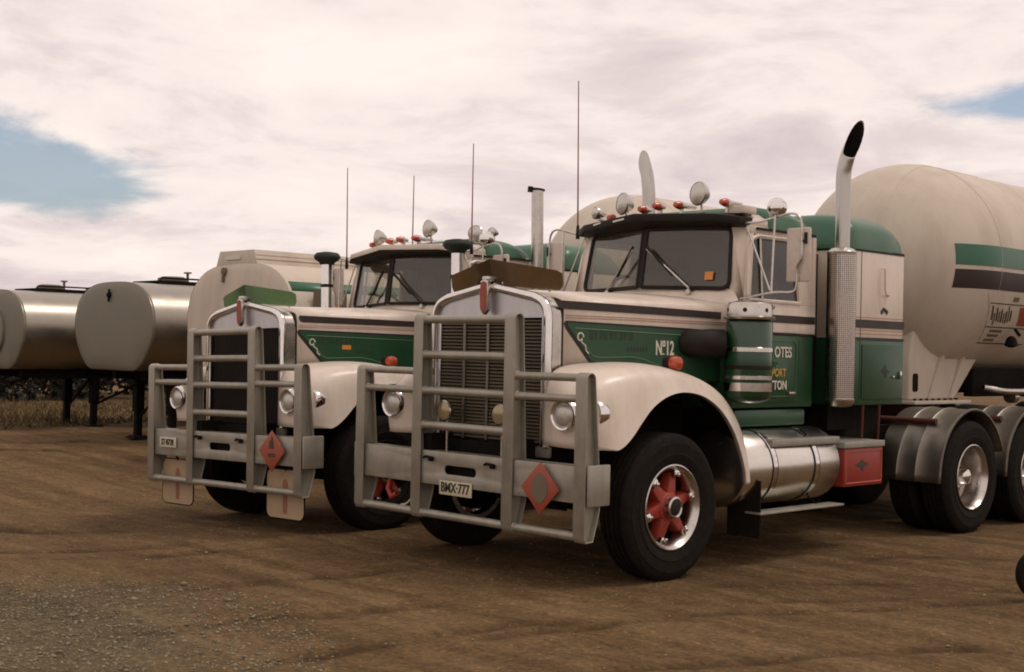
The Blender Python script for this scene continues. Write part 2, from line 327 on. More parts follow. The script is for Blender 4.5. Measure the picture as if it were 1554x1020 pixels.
# ================================================================== ground
def ground_z(x, y):
    x = np.asarray(x, float); y = np.asarray(y, float)
    t = np.clip((-1.7-x)/2.6, 0, 1); dip = -0.072*t*t*(3-2*t)
    s = np.clip((-5.0-x)/6.0, 0, 1); rise = 0.16*s*s*(3-2*s)
    return dip+rise
def vnoise(x, y, seed):     # cheap value noise
    rs = np.random.RandomState(seed); tab = rs.rand(256, 256)
    xi = np.floor(x).astype(int); yi = np.floor(y).astype(int); fx = x-xi; fy = y-yi
    fx = fx*fx*(3-2*fx); fy = fy*fy*(3-2*fy); a = lambda i, j: tab[(xi+i) % 256, (yi+j) % 256]
    return (a(0,0)*(1-fx)+a(1,0)*fx)*(1-fy)+(a(0,1)*(1-fx)+a(1,1)*fx)*fy
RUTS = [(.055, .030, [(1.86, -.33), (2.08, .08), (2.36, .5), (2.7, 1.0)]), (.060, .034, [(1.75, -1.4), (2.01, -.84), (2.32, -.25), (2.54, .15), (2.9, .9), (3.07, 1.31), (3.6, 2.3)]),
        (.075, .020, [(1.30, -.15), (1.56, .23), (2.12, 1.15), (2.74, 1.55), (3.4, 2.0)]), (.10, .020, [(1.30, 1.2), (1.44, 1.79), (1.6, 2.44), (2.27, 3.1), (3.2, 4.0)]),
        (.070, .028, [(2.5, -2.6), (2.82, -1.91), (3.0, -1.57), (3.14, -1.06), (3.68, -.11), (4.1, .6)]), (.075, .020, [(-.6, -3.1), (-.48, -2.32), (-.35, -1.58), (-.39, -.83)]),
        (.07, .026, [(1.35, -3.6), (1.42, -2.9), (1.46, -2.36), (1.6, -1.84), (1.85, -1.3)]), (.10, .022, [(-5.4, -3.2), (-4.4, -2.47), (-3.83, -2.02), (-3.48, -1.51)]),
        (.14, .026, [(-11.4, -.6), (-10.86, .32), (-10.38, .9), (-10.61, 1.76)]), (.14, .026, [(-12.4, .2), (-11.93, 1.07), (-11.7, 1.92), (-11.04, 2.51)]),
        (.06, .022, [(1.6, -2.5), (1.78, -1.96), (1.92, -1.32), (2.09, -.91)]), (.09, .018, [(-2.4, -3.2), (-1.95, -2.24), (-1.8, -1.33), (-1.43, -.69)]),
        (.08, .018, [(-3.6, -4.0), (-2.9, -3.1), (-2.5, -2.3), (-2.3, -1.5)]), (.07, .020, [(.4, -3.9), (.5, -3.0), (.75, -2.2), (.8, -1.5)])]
def rut_field(x, y):
    depth = np.zeros_like(x); rut_tone = np.zeros_like(x)
    for w, dp, pl in RUTS:
        pl = cr([(a, b, 0) for a, b in pl], 4); best = np.full(x.shape, 1e9); tt = np.zeros_like(x); acc = 0.0
        for p, q in zip(pl[:-1], pl[1:]):
            L = (q-p).length; dx, dy = (q.x-p.x)/L, (q.y-p.y)/L
            t = np.clip((x-p.x)*dx+(y-p.y)*dy, 0, L); d = np.hypot(x-p.x-t*dx, y-p.y-t*dy); m = d < best
            best = np.where(m, d, best); tt = np.where(m, acc+t, tt); acc += L
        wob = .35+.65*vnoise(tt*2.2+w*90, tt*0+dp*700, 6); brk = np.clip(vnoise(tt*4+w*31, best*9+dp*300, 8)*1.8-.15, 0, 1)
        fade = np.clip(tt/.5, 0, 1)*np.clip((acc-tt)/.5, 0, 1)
        depth = np.maximum(depth, dp*wob*fade*np.exp(-(best/w)**2)-.4*dp*fade*np.exp(-((best-1.8*w)/(.6*w))**2)); rut_tone = np.maximum(rut_tone, brk*wob*fade*np.exp(-(best/(w*1.15))**2))
    return depth, rut_tone
def relief(x, y):
    z = 0.030*(vnoise(x*0.9, y*0.9, 1)-0.5)+0.016*(vnoise(x*3.1, y*3.1, 2)-0.5)+0.010*(vnoise(x*8, y*8, 3)-0.5)
    # drag marks across the yard
    c, s = 0.55, 0.835
    a = x*c+y*s; b = -x*s+y*c
    z = z+0.020*(vnoise(a*0.35+7, b*4.0, 4)-0.5)+0.010*(vnoise(a*0.8+3, b*11.0, 5)-0.5)
    return z
def contact_flat(x, y):     # keep relief away right under tyres and feet
    k = np.ones_like(x)
    for cx, cyy in PADS: k = np.minimum(k, np.clip((np.hypot(x-cx, y-cyy)-0.25)/0.5, 0, 1))
    return k
PADS = []
def build_ground():
    xs = np.concatenate([[-900, -300, -120, -60, -40, -30, -26], np.arange(-23, -10, 0.14), np.arange(-10, -2, 0.065), np.arange(-2, 5.0, 0.04), np.arange(5.0, 9.0, 0.08), [9.4, 10, 11, 13, 16, 22, 35, 60, 120, 300, 900]])
    ys = np.concatenate([[-900, -300, -120, -60, -30, -18, -12, -10], np.arange(-9, -4.5, 0.08), np.arange(-4.5, 3, 0.04), np.arange(3, 8, 0.08), np.arange(8, 16, 0.2), [17, 19, 22, 26, 32, 45, 70, 140, 320, 900]])
    X, Y = np.meshgrid(xs, ys, indexing='ij')
    near = np.clip((24-np.abs(X+6))/6, 0, 1)*np.clip((18-np.abs(Y))/4, 0, 1)
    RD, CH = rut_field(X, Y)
    Z = ground_z(X, Y)+(relief(X, Y)-RD)*near*contact_flat(X, Y)-0.006
    nx, ny = X.shape; V = np.stack([X, Y, Z], -1).reshape(-1, 3)
    i = np.arange(nx*ny).reshape(nx, ny)
    F = np.stack([i[:-1, :-1], i[1:, :-1], i[1:, 1:], i[:-1, 1:]], -1).reshape(-1, 4)
    me = bpy.data.meshes.new('ground'); me.vertices.add(len(V)); me.vertices.foreach_set('co', V.ravel())
    me.loops.add(F.size); me.loops.foreach_set('vertex_index', F.ravel().astype(np.int32))
    me.polygons.add(len(F)); me.polygons.foreach_set('loop_start', np.arange(0, F.size, 4, dtype=np.int32)); me.polygons.foreach_set('loop_total', np.full(len(F), 4, np.int32))
    me.update(); me.validate(); me.shade_smooth()
    at = me.attributes.new('rut_tone', 'FLOAT', 'POINT'); at.data.foreach_set('value', CH.ravel().astype(np.float32))
    m = bpy.data.materials.new('dirt_yard'); m.use_nodes = True; t = m.node_tree; b = t.nodes['Principled BSDF']
    co = N(t, 'ShaderNodeTexCoord')
    mp = N(t, 'ShaderNodeMapping'); Lk(t, co.outputs['Object'], mp.inputs[0]); mp.inputs['Rotation'].default_value = (0, 0, -math.atan2(0.835, 0.55)); mp.inputs['Scale'].default_value = (0.16, 2.3, 1)
    st = N(t, 'ShaderNodeTexNoise', inputs={'Scale': 1.3, 'Detail': 11.0, 'Roughness': 0.68, 'Distortion': 0.25}); Lk(t, mp.outputs[0], st.inputs['Vector'])
    bigp = N(t, 'ShaderNodeTexNoise', inputs={'Scale': 0.33, 'Detail': 5.0, 'Roughness': 0.6}); Lk(t, co.outputs['Object'], bigp.inputs['Vector'])
    fine = N(t, 'ShaderNodeTexNoise', inputs={'Scale': 26.0, 'Detail': 7.0, 'Roughness': 0.75}); Lk(t, co.outputs['Object'], fine.inputs['Vector'])
    mid = N(t, 'ShaderNodeTexNoise', inputs={'Scale': 5.0, 'Detail': 6.0, 'Roughness': 0.7}); Lk(t, co.outputs['Object'], mid.inputs['Vector'])
    c1 = ramp(t, st.outputs[0], [(0.30, (0.090, 0.054, 0.025)), (0.48, (0.140, 0.085, 0.039)), (0.66, (0.200, 0.127, 0.063))])
    c2 = ramp(t, mid.outputs[0], [(0.32, (0.74, 0.73, 0.72)), (0.68, (1.16, 1.15, 1.13))])
    c3 = ramp(t, fine.outputs[0], [(0.32, (0.62, 0.615, 0.61)), (0.52, (1.0, 1.0, 1.0)), (0.70, (1.42, 1.40, 1.36))])
    def mul(a, bb):
        x = N(t, 'ShaderNodeMix', data_type='RGBA', blend_type='MULTIPLY'); x.inputs['Factor'].default_value = 1; Lk(t, a, x.inputs['A']); Lk(t, bb, x.inputs['B']); return x.outputs['Result']
    vo = N(t, 'ShaderNodeTexVoronoi', feature='F1', inputs={'Scale': 38.0, 'Randomness': 1.0}); Lk(t, co.outputs['Object'], vo.inputs['Vector'])
    sv = N(t, 'ShaderNodeSeparateColor'); Lk(t, vo.outputs['Color'], sv.inputs[0])
    c4 = ramp(t, sv.outputs[0], [(0.0, (0.86, 0.855, 0.85)), (0.80, (1.03, 1.03, 1.02)), (0.95, (1.10, 1.09, 1.08)), (1.0, (1.5, 1.47, 1.4))])
    dirt = mul(mul(mul(c1, c2), c3), c4)
    # grey-green road-metal spread in one corner of the yard
    gv = ramp(t, fine.outputs[0], [(0.32, (0.040, 0.034, 0.020)), (0.5, (0.115, 0.097, 0.058)), (0.68, (0.25, 0.215, 0.14))])
    sp_ = N(t, 'ShaderNodeSeparateXYZ'); Lk(t, co.outputs['Object'], sp_.inputs[0])
    dx = math_node(t, 'SUBTRACT', sp_.outputs[0], GRAVEL[0]); dy = math_node(t, 'SUBTRACT', sp_.outputs[1], GRAVEL[1])
    dist = math_node(t, 'SQRT', math_node(t, 'ADD', math_node(t, 'MULTIPLY', dx, dx), math_node(t, 'MULTIPLY', dy, dy)))
    dn = math_node(t, 'ADD', dist, math_node(t, 'MULTIPLY', math_node(t, 'SUBTRACT', mid.outputs[0], 0.5), 1.6))
    dn = math_node(t, 'ADD', dn, math_node(t, 'MULTIPLY', math_node(t, 'SUBTRACT', bigp.outputs[0], 0.5), 3.0))
    fm = N(t, 'ShaderNodeMapRange', interpolation_type='SMOOTHSTEP'); Lk(t, dn, fm.inputs['Value']); fm.inputs['From Min'].default_value = GRAVEL[2]-1.0; fm.inputs['From Max'].default_value = GRAVEL[2]+0.8
    fm.inputs['To Min'].default_value = 0.62; fm.inputs['To Max'].default_value = 0.0
    mxg = N(t, 'ShaderNodeMix', data_type='RGBA'); Lk(t, fm.outputs[0], mxg.inputs['Factor']); Lk(t, dirt, mxg.inputs['A']); Lk(t, gv, mxg.inputs['B'])
    # oil and moisture stains in broad patches, then darker tone along ruts
    stn = ramp(t, bigp.outputs[0], [(0.32, (0.66, 0.64, 0.62)), (0.50, (1, 1, 1))])
    ca = N(t, 'ShaderNodeAttribute', attribute_name='rut_tone')
    rut_tint = ramp(t, math_node(t, 'MULTIPLY', ca.outputs['Fac'], math_node(t, 'ADD', fine.outputs[0], 0.55)), [(0.0, (1, 1, 1)), (0.65, (0.52, 0.49, 0.45))])  # base colour darkened along the rut lines, broken up by fine noise
    Lk(t, mul(mul(mxg.outputs['Result'], stn), rut_tint), b.inputs['Base Color']); b.inputs['Roughness'].default_value = 0.95; b.inputs['Specular IOR Level'].default_value = 0.15
    bp = N(t, 'ShaderNodeBump', inputs={'Strength': 0.7, 'Distance': 0.02}); Lk(t, fine.outputs[0], bp.inputs['Height'])
    bp2 = N(t, 'ShaderNodeBump', inputs={'Strength': 0.5, 'Distance': 0.05}); Lk(t, st.outputs[0], bp2.inputs['Height']); Lk(t, bp.outputs[0], bp2.inputs['Normal']); Lk(t, bp2.outputs[0], b.inputs['Normal'])
    me.materials.append(m); o = bpy.data.objects.new('ground', me); C.objects.link(o); o['kind'] = 'structure'
    return o
GRAVEL = (0.0, -5.0, 1.75)

# ================================================================== wheels
def tyre_geo():
    g = G(); R = 0.525
    prof = [(0.305, -0.12), (0.36, -0.138), (0.43, -0.14), (0.475, -0.135), (0.505, -0.118), (0.522, -0.100)]
    for i, x in enumerate((-0.062, -0.018, 0.026, 0.070)):
        prof += [(0.525, x-0.012), (0.512, x-0.009), (0.512, x+0.009-0.004), (0.525, x+0.010)] if abs(x) < 0.1 else []
    prof += [(0.522, 0.100), (0.505, 0.118), (0.475, 0.135), (0.462, 0.1365), (0.458, 0.141), (0.43, 0.1405), (0.385, 0.1400), (0.380, 0.1435), (0.36, 0.140), (0.305, 0.12)]
    return g.lathe(prof, n=48, cap=False)
TYRE = mesh_of(tyre_geo(), 'tyre', angle=30); TYRE.materials.append(RUBBER)
RIM_F = mesh_of(G().lathe([(0.26, -0.13), (0.30, -0.125), (0.306, -0.10), (0.272, -0.05), (0.266, 0.06), (0.278, 0.10), (0.300, 0.118), (0.306, 0.128), (0.297, 0.132), (0.282, 0.118), (0.268, 0.105), (0.255, 0.06), (0.252, -0.05)], n=48, cap=False), 'rim'); RIM_F.materials.append(CHROME)
def spider_geo():
    g = G()
    for k in range(6):
        a = k*PI/3+0.25; c, s = math.cos(a), math.sin(a)
        def P(r, t, x): return (x, r*c-t*s, r*s+t*c)
        g.hexa([P(0.06, -0.066, 0.02), P(0.06, 0.066, 0.02), P(0.245, 0.036, -0.01), P(0.245, -0.036, -0.01)],
               [P(0.06, -0.050, 0.095), P(0.06, 0.050, 0.095), P(0.245, 0.026, 0.075), P(0.245, -0.026, 0.075)])
    g.lathe([(0.0, -0.10), (0.12, -0.10), (0.13, 0.0), (0.115, 0.055), (0.100, 0.10), (0.0, 0.10)], n=32, cap=False)
    return g
SPIDER = mesh_of(spider_geo(), 'spider', bevel=0.007); SPIDER.materials.append(RED)
HUBCAP = mesh_of(G().lathe([(0.078, 0.09), (0.078, 0.150), (0.066, 0.158), (0.060, 0.148), (0.0, 0.146)], n=28, cap=False), 'hub_cap'); HUBCAP.materials.append(CHROMED)
HUBDARK = mesh_of(G().lathe([(0.0, 0.152), (0.05, 0.152), (0.058, 0.148)], n=24, cap=False), 'hub_centre'); HUBDARK.materials.append(BLACK)
CLAMP = mesh_of(G().box(0.075, 0.108, -0.030, 0.030, 0.222, 0.268).cyl((0.105, 0, 0.236), (0.128, 0, 0.236), 0.016, n=8), 'clamp', bevel=0.004); CLAMP.materials.append(CHROME)
RIM_R = mesh_of(G().lathe([(0.306, 0.132), (0.297, 0.137), (0.286, 0.120), (0.276, 0.105), (0.262, 0.06), (0.257, -0.02), (0.252, -0.06), (0.20, -0.075), (0.10, -0.070), (0.0, -0.07)], n=48, cap=False), 'rim'); RIM_R.materials.append(CHROMED)
HUB_R = mesh_of(G().lathe([(0.135, -0.075), (0.125, -0.02), (0.088, 0.01), (0.080, 0.055), (0.066, 0.085), (0.035, 0.100), (0.0, 0.103)], n=28, cap=False), 'hub_cap'); HUB_R.materials.append(CHROME)
NUT = mesh_of(G().cyl((-0.07, 0, 0.165), (-0.035, 0, 0.165), 0.014, n=6), 'wheel_nut'); NUT.materials.append(CHROMED)
DRUM = mesh_of(G().lathe([(0, -.16), (.20, -.16), (.215, -.14), (.215, .0), (0, .0)], n=28, cap=False), 'brake_drum'); DRUM.materials.append(CHASSIS)
RIM_D = RIM_F.copy(); RIM_D.materials.clear(); RIM_D.materials.append(CHROMED)
RIM_K = RIM_F.copy(); RIM_K.materials.clear(); RIM_K.materials.append(CHASSIS)
def link(name, me, par, rot=None, loc=None):
    o = bpy.data.objects.new(name, me); C.objects.link(o); o.parent = par
    if rot is not None: o.rotation_euler = rot
    if loc is not None: o.location = loc
    return o
def front_wheel(par, x, y, z, side, rim):
    w = link('front_wheel', rim, par, (0, 0, 0 if side > 0 else PI), (x, y, z))
    link('tyre', TYRE, w); link('spider', SPIDER, w); link('hub_cap', HUBCAP, w); link('hub_centre', HUBDARK, w)
    link('brake_drum', DRUM, w)
    for k in range(6): link('clamp', CLAMP, w, (k*PI/3+0.25-PI/2, 0, 0))
    return w
def dual_wheel(par, x, y, z, side, name='drive_wheel', detail=True):
    w = link(name, RIM_R, par, (0, 0, 0 if side > 0 else PI), (x, y, z))
    link('tyre', TYRE, w); link('tyre', TYRE, w, None, (-0.33, 0, 0))
    link('hub_cap', HUB_R, w)
    if detail:
        for k in range(10): link('wheel_nut', NUT, w, (k*PI/5, 0, 0))
    return w

# ================================================================== the prime mover
HA = math.atan2(0.24, 1.69)
def xh(y): return 0.60+(y+0.74)*0.142          # hood side
def hood_pt(y, z, off=0.0): return (xh(y)+off, y, z)

def fender_geo(s):
    st = [[(.62,-.80,.965),(.84,-.86,.960),(1.04,-.82,.955),(1.165,-.62,.95)],
          [(.62,-.80,1.18),(.84,-.880,1.20),(1.055,-.83,1.17),(1.17,-.555,.980)],
          [(.62,-.78,1.37),(.84,-.835,1.36),(1.065,-.75,1.29),(1.17,-.47,1.045)],
          [(.63,-.68,1.49),(.84,-.69,1.475),(1.065,-.60,1.395),(1.17,-.38,1.135)],
          [(.655,-.45,1.53),(.86,-.43,1.53),(1.075,-.38,1.455),(1.172,-.27,1.235)],
          [(.695,-.15,1.53),(.88,-.14,1.540),(1.085,-.13,1.480),(1.175,-.12,1.31)],
          [(.73,.12,1.50),(.90,.12,1.515),(1.09,.11,1.470),(1.175,.065,1.34)],
          [(.765,.38,1.44),(.92,.38,1.455),(1.10,.35,1.420),(1.175,.28,1.312)],
          [(.80,.61,1.34),(.94,.61,1.36),(1.105,.57,1.325),(1.175,.475,1.222)],
          [(.84,.79,1.19),(.96,.79,1.20),(1.115,.735,1.175),(1.172,.63,1.09)],
          [(.86,.91,1.01),(.98,.91,1.02),(1.12,.85,.995),(1.17,.735,.94)],
          [(.87,.98,.79),(.99,.98,.80),(1.125,.92,.785),(1.17,.815,.76)],
          [(.87,1.00,.63),(.99,1.00,.635),(1.13,.94,.64),(1.17,.835,.645)]]
    rails = [cr([q[k] for q in st], 5) for k in range(4)]
    rows = []
    for i in range(len(rails[0])):
        row = cr([rails[k][i] for k in range(4)], 5)
        e = row[-1]; row.append(Vector((e.x-0.030, e.y, e.z-0.006)))      # turned-in lip
        rows.append([(s*p.x, p.y, p.z) for p in row])
    g = G(); n = len(rows[0])
    vs = [p for r in rows for p in r]; fs = []
    for i in range(len(rows)-1):
        for j in range(n-1): fs.append((i*n+j, i*n+j+1, (i+1)*n+j+1, (i+1)*n+j) if s > 0 else (i*n+j, (i+1)*n+j, (i+1)*n+j+1, i*n+j+1))
    return g.add(vs, fs)

def post_outline(top, d_top, d_bot, y0=-1.010, bot=0.365):
    # side profile (y,z) of one channel post, rounded at the top, front edge straight, tucked under at the foot
    pts = []
    r = d_top/2
    for i in range(9):
        a = PI-PI*i/8; pts.append((y0+r+r*math.cos(a), top-r+r*math.sin(a)))
    pts += [(y0+d_bot, bot+0.35), (y0+d_bot, bot+0.20), (y0+0.09, bot), (y0+0.02, bot-0.005), (y0, bot+0.03)]
    return pts

def make_truck(v):
    one = v == 1
    t = root('truck', 'cream and green bonneted truck numbered 12, brown bug deflector, spotted chrome muffler beside red box' if one else
             'cream and green bonneted truck with tall twin air intakes and green bug deflector', 'truck', group='bonneted tanker trucks')
    # ---- running gear
    g = G()
    for s in (-1, 1): g.box(s*0.43-0.045, s*0.43+0.045, -0.95, 6.45, 0.72, 0.98)
    for y in (-0.75, 1.2, 2.4, 3.4, 4.95, 6.3): g.box(-0.39, 0.39, y-0.05, y+0.05, 0.76, 0.94)
    mk('chassis_frame', g, CHASSIS, t, 0.006)
    g = G().box(-0.40, 0.40, -0.58, 0.92, 0.62, 1.62).box(-0.28, 0.28, 0.92, 2.0, 0.60, 1.1).box(-0.2, 0.2, 2.0, 3.9, 0.55, 0.75)
    mk('engine', g, CHASSIS, t, 0.04)
    mk('front_axle', G().tube([(-1.02, 0, .52), (-.5, 0, .47), (.5, 0, .47), (1.02, 0, .52)], 0.06, 10).box(-.5, -.38, -.6, .6, .56, .62).box(.38, .5, -.6, .6, .56, .62), CHASSIS, t)
    for y in (4.318, 5.62):
        mk('drive_axle', G().cyl((-.9, y, .52), (.9, y, .52), .07).lathe([(0, -.2), (.18, -.12), (.2, 0), (.18, .12), (0, .2)], (0, y, .54), 'x', 20, False), CHASSIS, t)
    for s in (1, -1):
        front_wheel(t, s*1.018, 0, 0.525, s, RIM_D if one else RIM_K)
        dual_wheel(t, s*1.085, 4.318, 0.525, s); dual_wheel(t, s*1.085, 5.62, 0.525, s)
    mk('turntable', G().lathe([(0.0, 1.06), (.45, 1.06), (.47, 1.10), (.45, 1.15), (0, 1.15)], (0, 4.95, 0), 'z', 28, False).box(-.42, .42, 4.5, 5.4, .97, 1.07), RUSTRED if one else CHASSIS, t)
    # ---- bull bar
    bx = 1.175
    g = G().plate_hole([(-bx+.03, .615), (bx-.03, .615), (bx-.03, .859), (-bx+.03, .859)], rrect(-.185, .155, .700, .765, .031), 'y', -.990, -.978)
    g.box(-bx+.03, bx-.03, -.978, -.86, .847, .859).box(-bx+.03, bx-.03, -.978, -.90, .615, .627)
    bar = mk('bull_bar', g, BAR, t, 0.003)
    mk('dark_cavity', G().box(-.42, .42, -.93, -.88, .64, .84), CHASSIS, bar)
    for x, top in ((-bx, 1.475), (-.49, 1.872 if one else 1.80), (.49, 1.872 if one else 1.80), (bx, 1.475)):
        ol = post_outline(top, .088, .150 if abs(x) > 1 else .145)
        g = G(); n = len(ol)
        cx_, cz_ = sum(p[0] for p in ol)/n, sum(p[1] for p in ol)/n
        def inner(p):     # approximate inward offset of the outline
            return p
        w = .052
        # flange ring
        inn = []
        for i in range(n):
            p0, p1, p2 = Vector(ol[i-1]), Vector(ol[i]), Vector(ol[(i+1) % n])
            e1 = (p1-p0).normalized(); e2 = (p2-p1).normalized(); nn = Vector((e1.y+e2.y, -e1.x-e2.x)).normalized()
            inn.append((p1.x+nn.x*0.009, p1.y+nn.y*0.009))
        g.plate_hole(ol, inn, 'x', x-w, x+w)
        g.prism([(a, b) for a, b in inn], 'x', x+w-.045, x+w-.037)
        mk('post', g, BAR, bar, 0.002, seg=1)
    zc = (1.826, 1.565, 1.300, 1.046) if one else (1.757, 1.520, 1.280, 1.030)
    for z in zc: mk('tube', G().beaded((-.445, -.972, z), (.445, -.972, z), .030, n=16), BAR, bar)
    for z in (1.440, 1.300):
        mk('tube', G().beaded((-bx+.045, -.972, z), (-.535, -.972, z), .027, n=16), BAR, bar)
        mk('tube', G().beaded((.535, -.972, z), (bx-.045, -.972, z), .027, n=16), BAR, bar)
    for a, b in ((-bx+.045, -.535), (-.445, .445), (.535, bx-.045)): mk('tube', G().beaded((a, -.968, .395), (b, -.968, .395), .030, n=16), BAR, bar)
    for s in (-1, 1): mk('bumper_end', G().box(min(s*(bx+.054), s*(bx+.078)), max(s*(bx+.054), s*(bx+.078)), -1.0, -.79, .60, .872), BAR, bar, 0.010)
    for x, z in ((-.36, .805), (.30, .800)):
        mk('tow_shackle', G().tube([(x-.05, -1.0, z), (x-.02, -1.01, z+.012), (x+.03, -1.01, z+.008), (x+.055, -1.0, z)], .009, 8).lathe([(0, -.03), (.018, -.03), (.018, 0), (0, 0)], (x+.04, -.99, z-.004), 'y', 12, False), CHASSIS, bar)
    # ---- number plate and placards
    if one:
        p = mk('number_plate', G().box(-.222, .126, -1.004, -.996, .553, .655), PLATEM, t, 0.003); p['label'] = 'cream number plate reading BMX 777'
        place_text('lettering', 'BMX·777', .098, INK, p, (-.048, -1.0065, .606), 'y', 0.83)
    else:
        p = mk('number_plate', G().box(-1.02, -.73, -1.004, -.996, .690, .785), PLATEW, t, 0.003); p['label'] = 'pale number plate with dark figures'
        place_text('lettering', 'ST·8728', .078, INK, p, (-.875, -1.0065, .737), 'y', 0.84)
    px = .832 if one else .84
    hw, hh = (.178, .178) if one else (.185, .175)
    zc_ = .692 if one else .735
    p = mk('placard', G().prism([(px-hw, zc_), (px, zc_-hh), (px+hw, zc_), (px, zc_+hh)], 'y', -1.030, -1.022), PLACARD, t, 0.002); p['label'] = 'red diamond hazard placard'
    if one: mk('mark', G().prism([(px+.075*math.cos(a*PI/8), zc_+.10*math.sin(a*PI/8)) for a in range(16)], 'y', -1.0335, -1.0305), PMARK, p)
    else: mk('mark', G().prism([(px-.035, zc_+.02), (px+.035, zc_+.02), (px+.03, zc_+.07), (px+.005, zc_+.13), (px-.012, zc_+.08), (px-.028, zc_+.09)], 'y', -1.0335, -1.0305).box(px-.05, px+.05, -1.0335, -1.0305, zc_-.05, zc_-.02), INK, p)
    # ---- radiator shell, header sheet, grille
    path = [(-.598, .94), (-.598, 1.82), (-.588, 1.895), (-.545, 1.955), (-.46, 1.992), (0, 2.078), (.46, 1.992), (.545, 1.955), (.588, 1.895), (.598, 1.82), (.598, .94)]
    sm = [(-.598, .94), (-.598, 1.4)]+[(p.x, p.y) for p in cr([(a, b, 0) for a, b in path[1:5]], 4)][:-1]+[(-.46, 1.992), (-.23, 2.035), (0, 2.078), (.23, 2.035)]+[(p.x, p.y) for p in cr([(a, b, 0) for a, b in path[6:10]], 4)]+[(.598, 1.4), (.598, .94)]
    sh = mk('radiator_shell', G().tube([(a, -.745, b) for a, b in sm], .034, 12), CHROME, t)
    ring = [(a*1.012, b+.012) for a, b in sm]
    g = G(); n = len(ring)
    g.add([(a, -.74, b) for a, b in ring]+[(a, -.60, b) for a, b in ring]+[(a*.95, -.60, b-.03) for a, b in ring]+[(a*.95, -.74, b-.03) for a, b in ring],
          [(i, i+1, n+i+1, n+i) for i in range(n-1)]+[(n+i, n+i+1, 2*n+i+1, 2*n+i) for i in range(n-1)]+[(3*n+i, 3*n+i+1, i+1, i) for i in range(n-1)])
    mk('shell_side', g, CHROMED, sh)
    top = [(a*.97, b-.02) for a, b in sm if b > 1.84]
    mk('header_sheet', G().prism([(-.58, 1.845), (.58, 1.845)]+[(a, b) for a, b in reversed(top)], 'y', -.742, -.732), HEADER, sh)
    g = G()
    if one:
        for i in range(35):
            z = .962+i*.0252; g.hexa([(-.57, -.735, z), (.57, -.735, z), (.57, -.712, z+.012), (-.57, -.712, z+.012)], [(-.57, -.735, z+.009), (.57, -.735, z+.009), (.57, -.712, z+.020), (-.57, -.712, z+.020)])
    else:
        for i in range(40):
            x = -.56+i*1.12/39; g.box(x-.0035, x+.0035, -.725, -.70, .96, 1.84)
    gr = mk('grille', g, mat('grille_slat', (0.15, 0.118, 0.080), .6, .3, dust=.3, dustcol=(.10, .07, .04)) if one else mat('dark_grille', (0.03, 0.022, 0.016), .6), t)
    mk('core', G().box(-.58, .58, -.69, -.64, .93, 1.85), BLACK, gr)
    if one:
        for x in (-.27, -.015, .235): mk('mullion', G().box(x-.013, x+.013, -.748, -.736, .95, 1.845), GUARD, gr, .003)
        for s in (-1, 1): mk('edge_trim', G().box(s*.555-.016, s*.555+.016, -.746, -.734, .95, 1.845), HEADER, gr, .003)
    mk('lower_valance', G().box(-.60, .60, -.72, -.68, .86, .94), BAR, t, .01)
    b = mk('badge', G().prism([(-.036, 2.11), (-.045, 2.02), (-.036, 1.90), (0, 1.865), (.036, 1.90), (.045, 2.02), (.036, 2.11), (0, 2.125)], 'y', -.812, -.775), CHROMED, t, .004); b['label'] = 'red radiator badge on chrome backing'
    mk('enamel', G().prism([(-.030, 2.098), (-.036, 2.02), (-.029, 1.915), (0, 1.885), (.029, 1.915), (.036, 2.02), (.030, 2.098), (0, 2.11)], 'y', -.817, -.8125), PLACARD, b)
    mk('ornament', G().box(-.04, .04, -.80, -.66, 2.105, 2.15), CHROMED, b, .015)
    # ---- bug deflector: bent plastic sheet in two wings
    def wing(s):
        zt, ze, zb = (2.275, 2.185, 2.055) if one else (2.255, 2.175, 2.055)
        A = [(0, -.72, zb+.03), (s*.56, -.60, zb-.012), (s*.59, -.60, zb+.03), (s*.59, -.61, ze-.02), (s*.55, -.62, ze), (s*.0, -.76, zt)]
        return A, [(x, y+.008, z) for x, y, z in A]
    g = G()
    for s in (-1, 1):
        A, B = wing(s); n = len(A)
        g.add(A+B, [tuple(range(n)), tuple(range(2*n-1, n-1, -1))]+[(i, (i+1) % n, n+(i+1) % n, n+i) for i in range(n)])
    d = mk('bug_deflector', g, BROWNAC if one else GREENAC, t); d['label'] = 'brown plastic bug deflector' if one else 'green plastic bug deflector'
    for x in (-.42, .1, .42): mk('bracket', G().tube([(x, -.62+.1*(abs(x) < .2)*-1, 2.10), (x, -.55, 2.04)], .008, 6), CHROMED, d)
    # ---- bonnet
    def hood_sec(y, ztop, zs):
        X = xh(y)-.012; pts = []
        half = [(X, 1.40), (X, zs-.06), (X-.008, zs-.02), (X-.03, zs), (X-.08, zs+.016), (X*.5, zs+(ztop-zs)*.65), (0, ztop)]
        full = [(x, z) for x, z in half]+[(-x, z) for x, z in reversed(half[:-1])]
        return [(x, y, z) for x, z in full]
    rings = [hood_sec(y, zt, zs) for y, zt, zs in ((-.60, 2.062, 1.985), (-.2, 2.072, 1.992), (.3, 2.082, 2.0), (.7, 2.095, 2.003), (1.0, 2.105, 2.004))]
    mk('bonnet', G().loft(rings, closed=False, cap=False), CREAM, t, solid=.012)
    mk('bonnet_gap', G().loft([hood_sec(-.615, 2.045, 1.965), hood_sec(-.598, 2.045, 1.965)], True, True), BLACK, t)
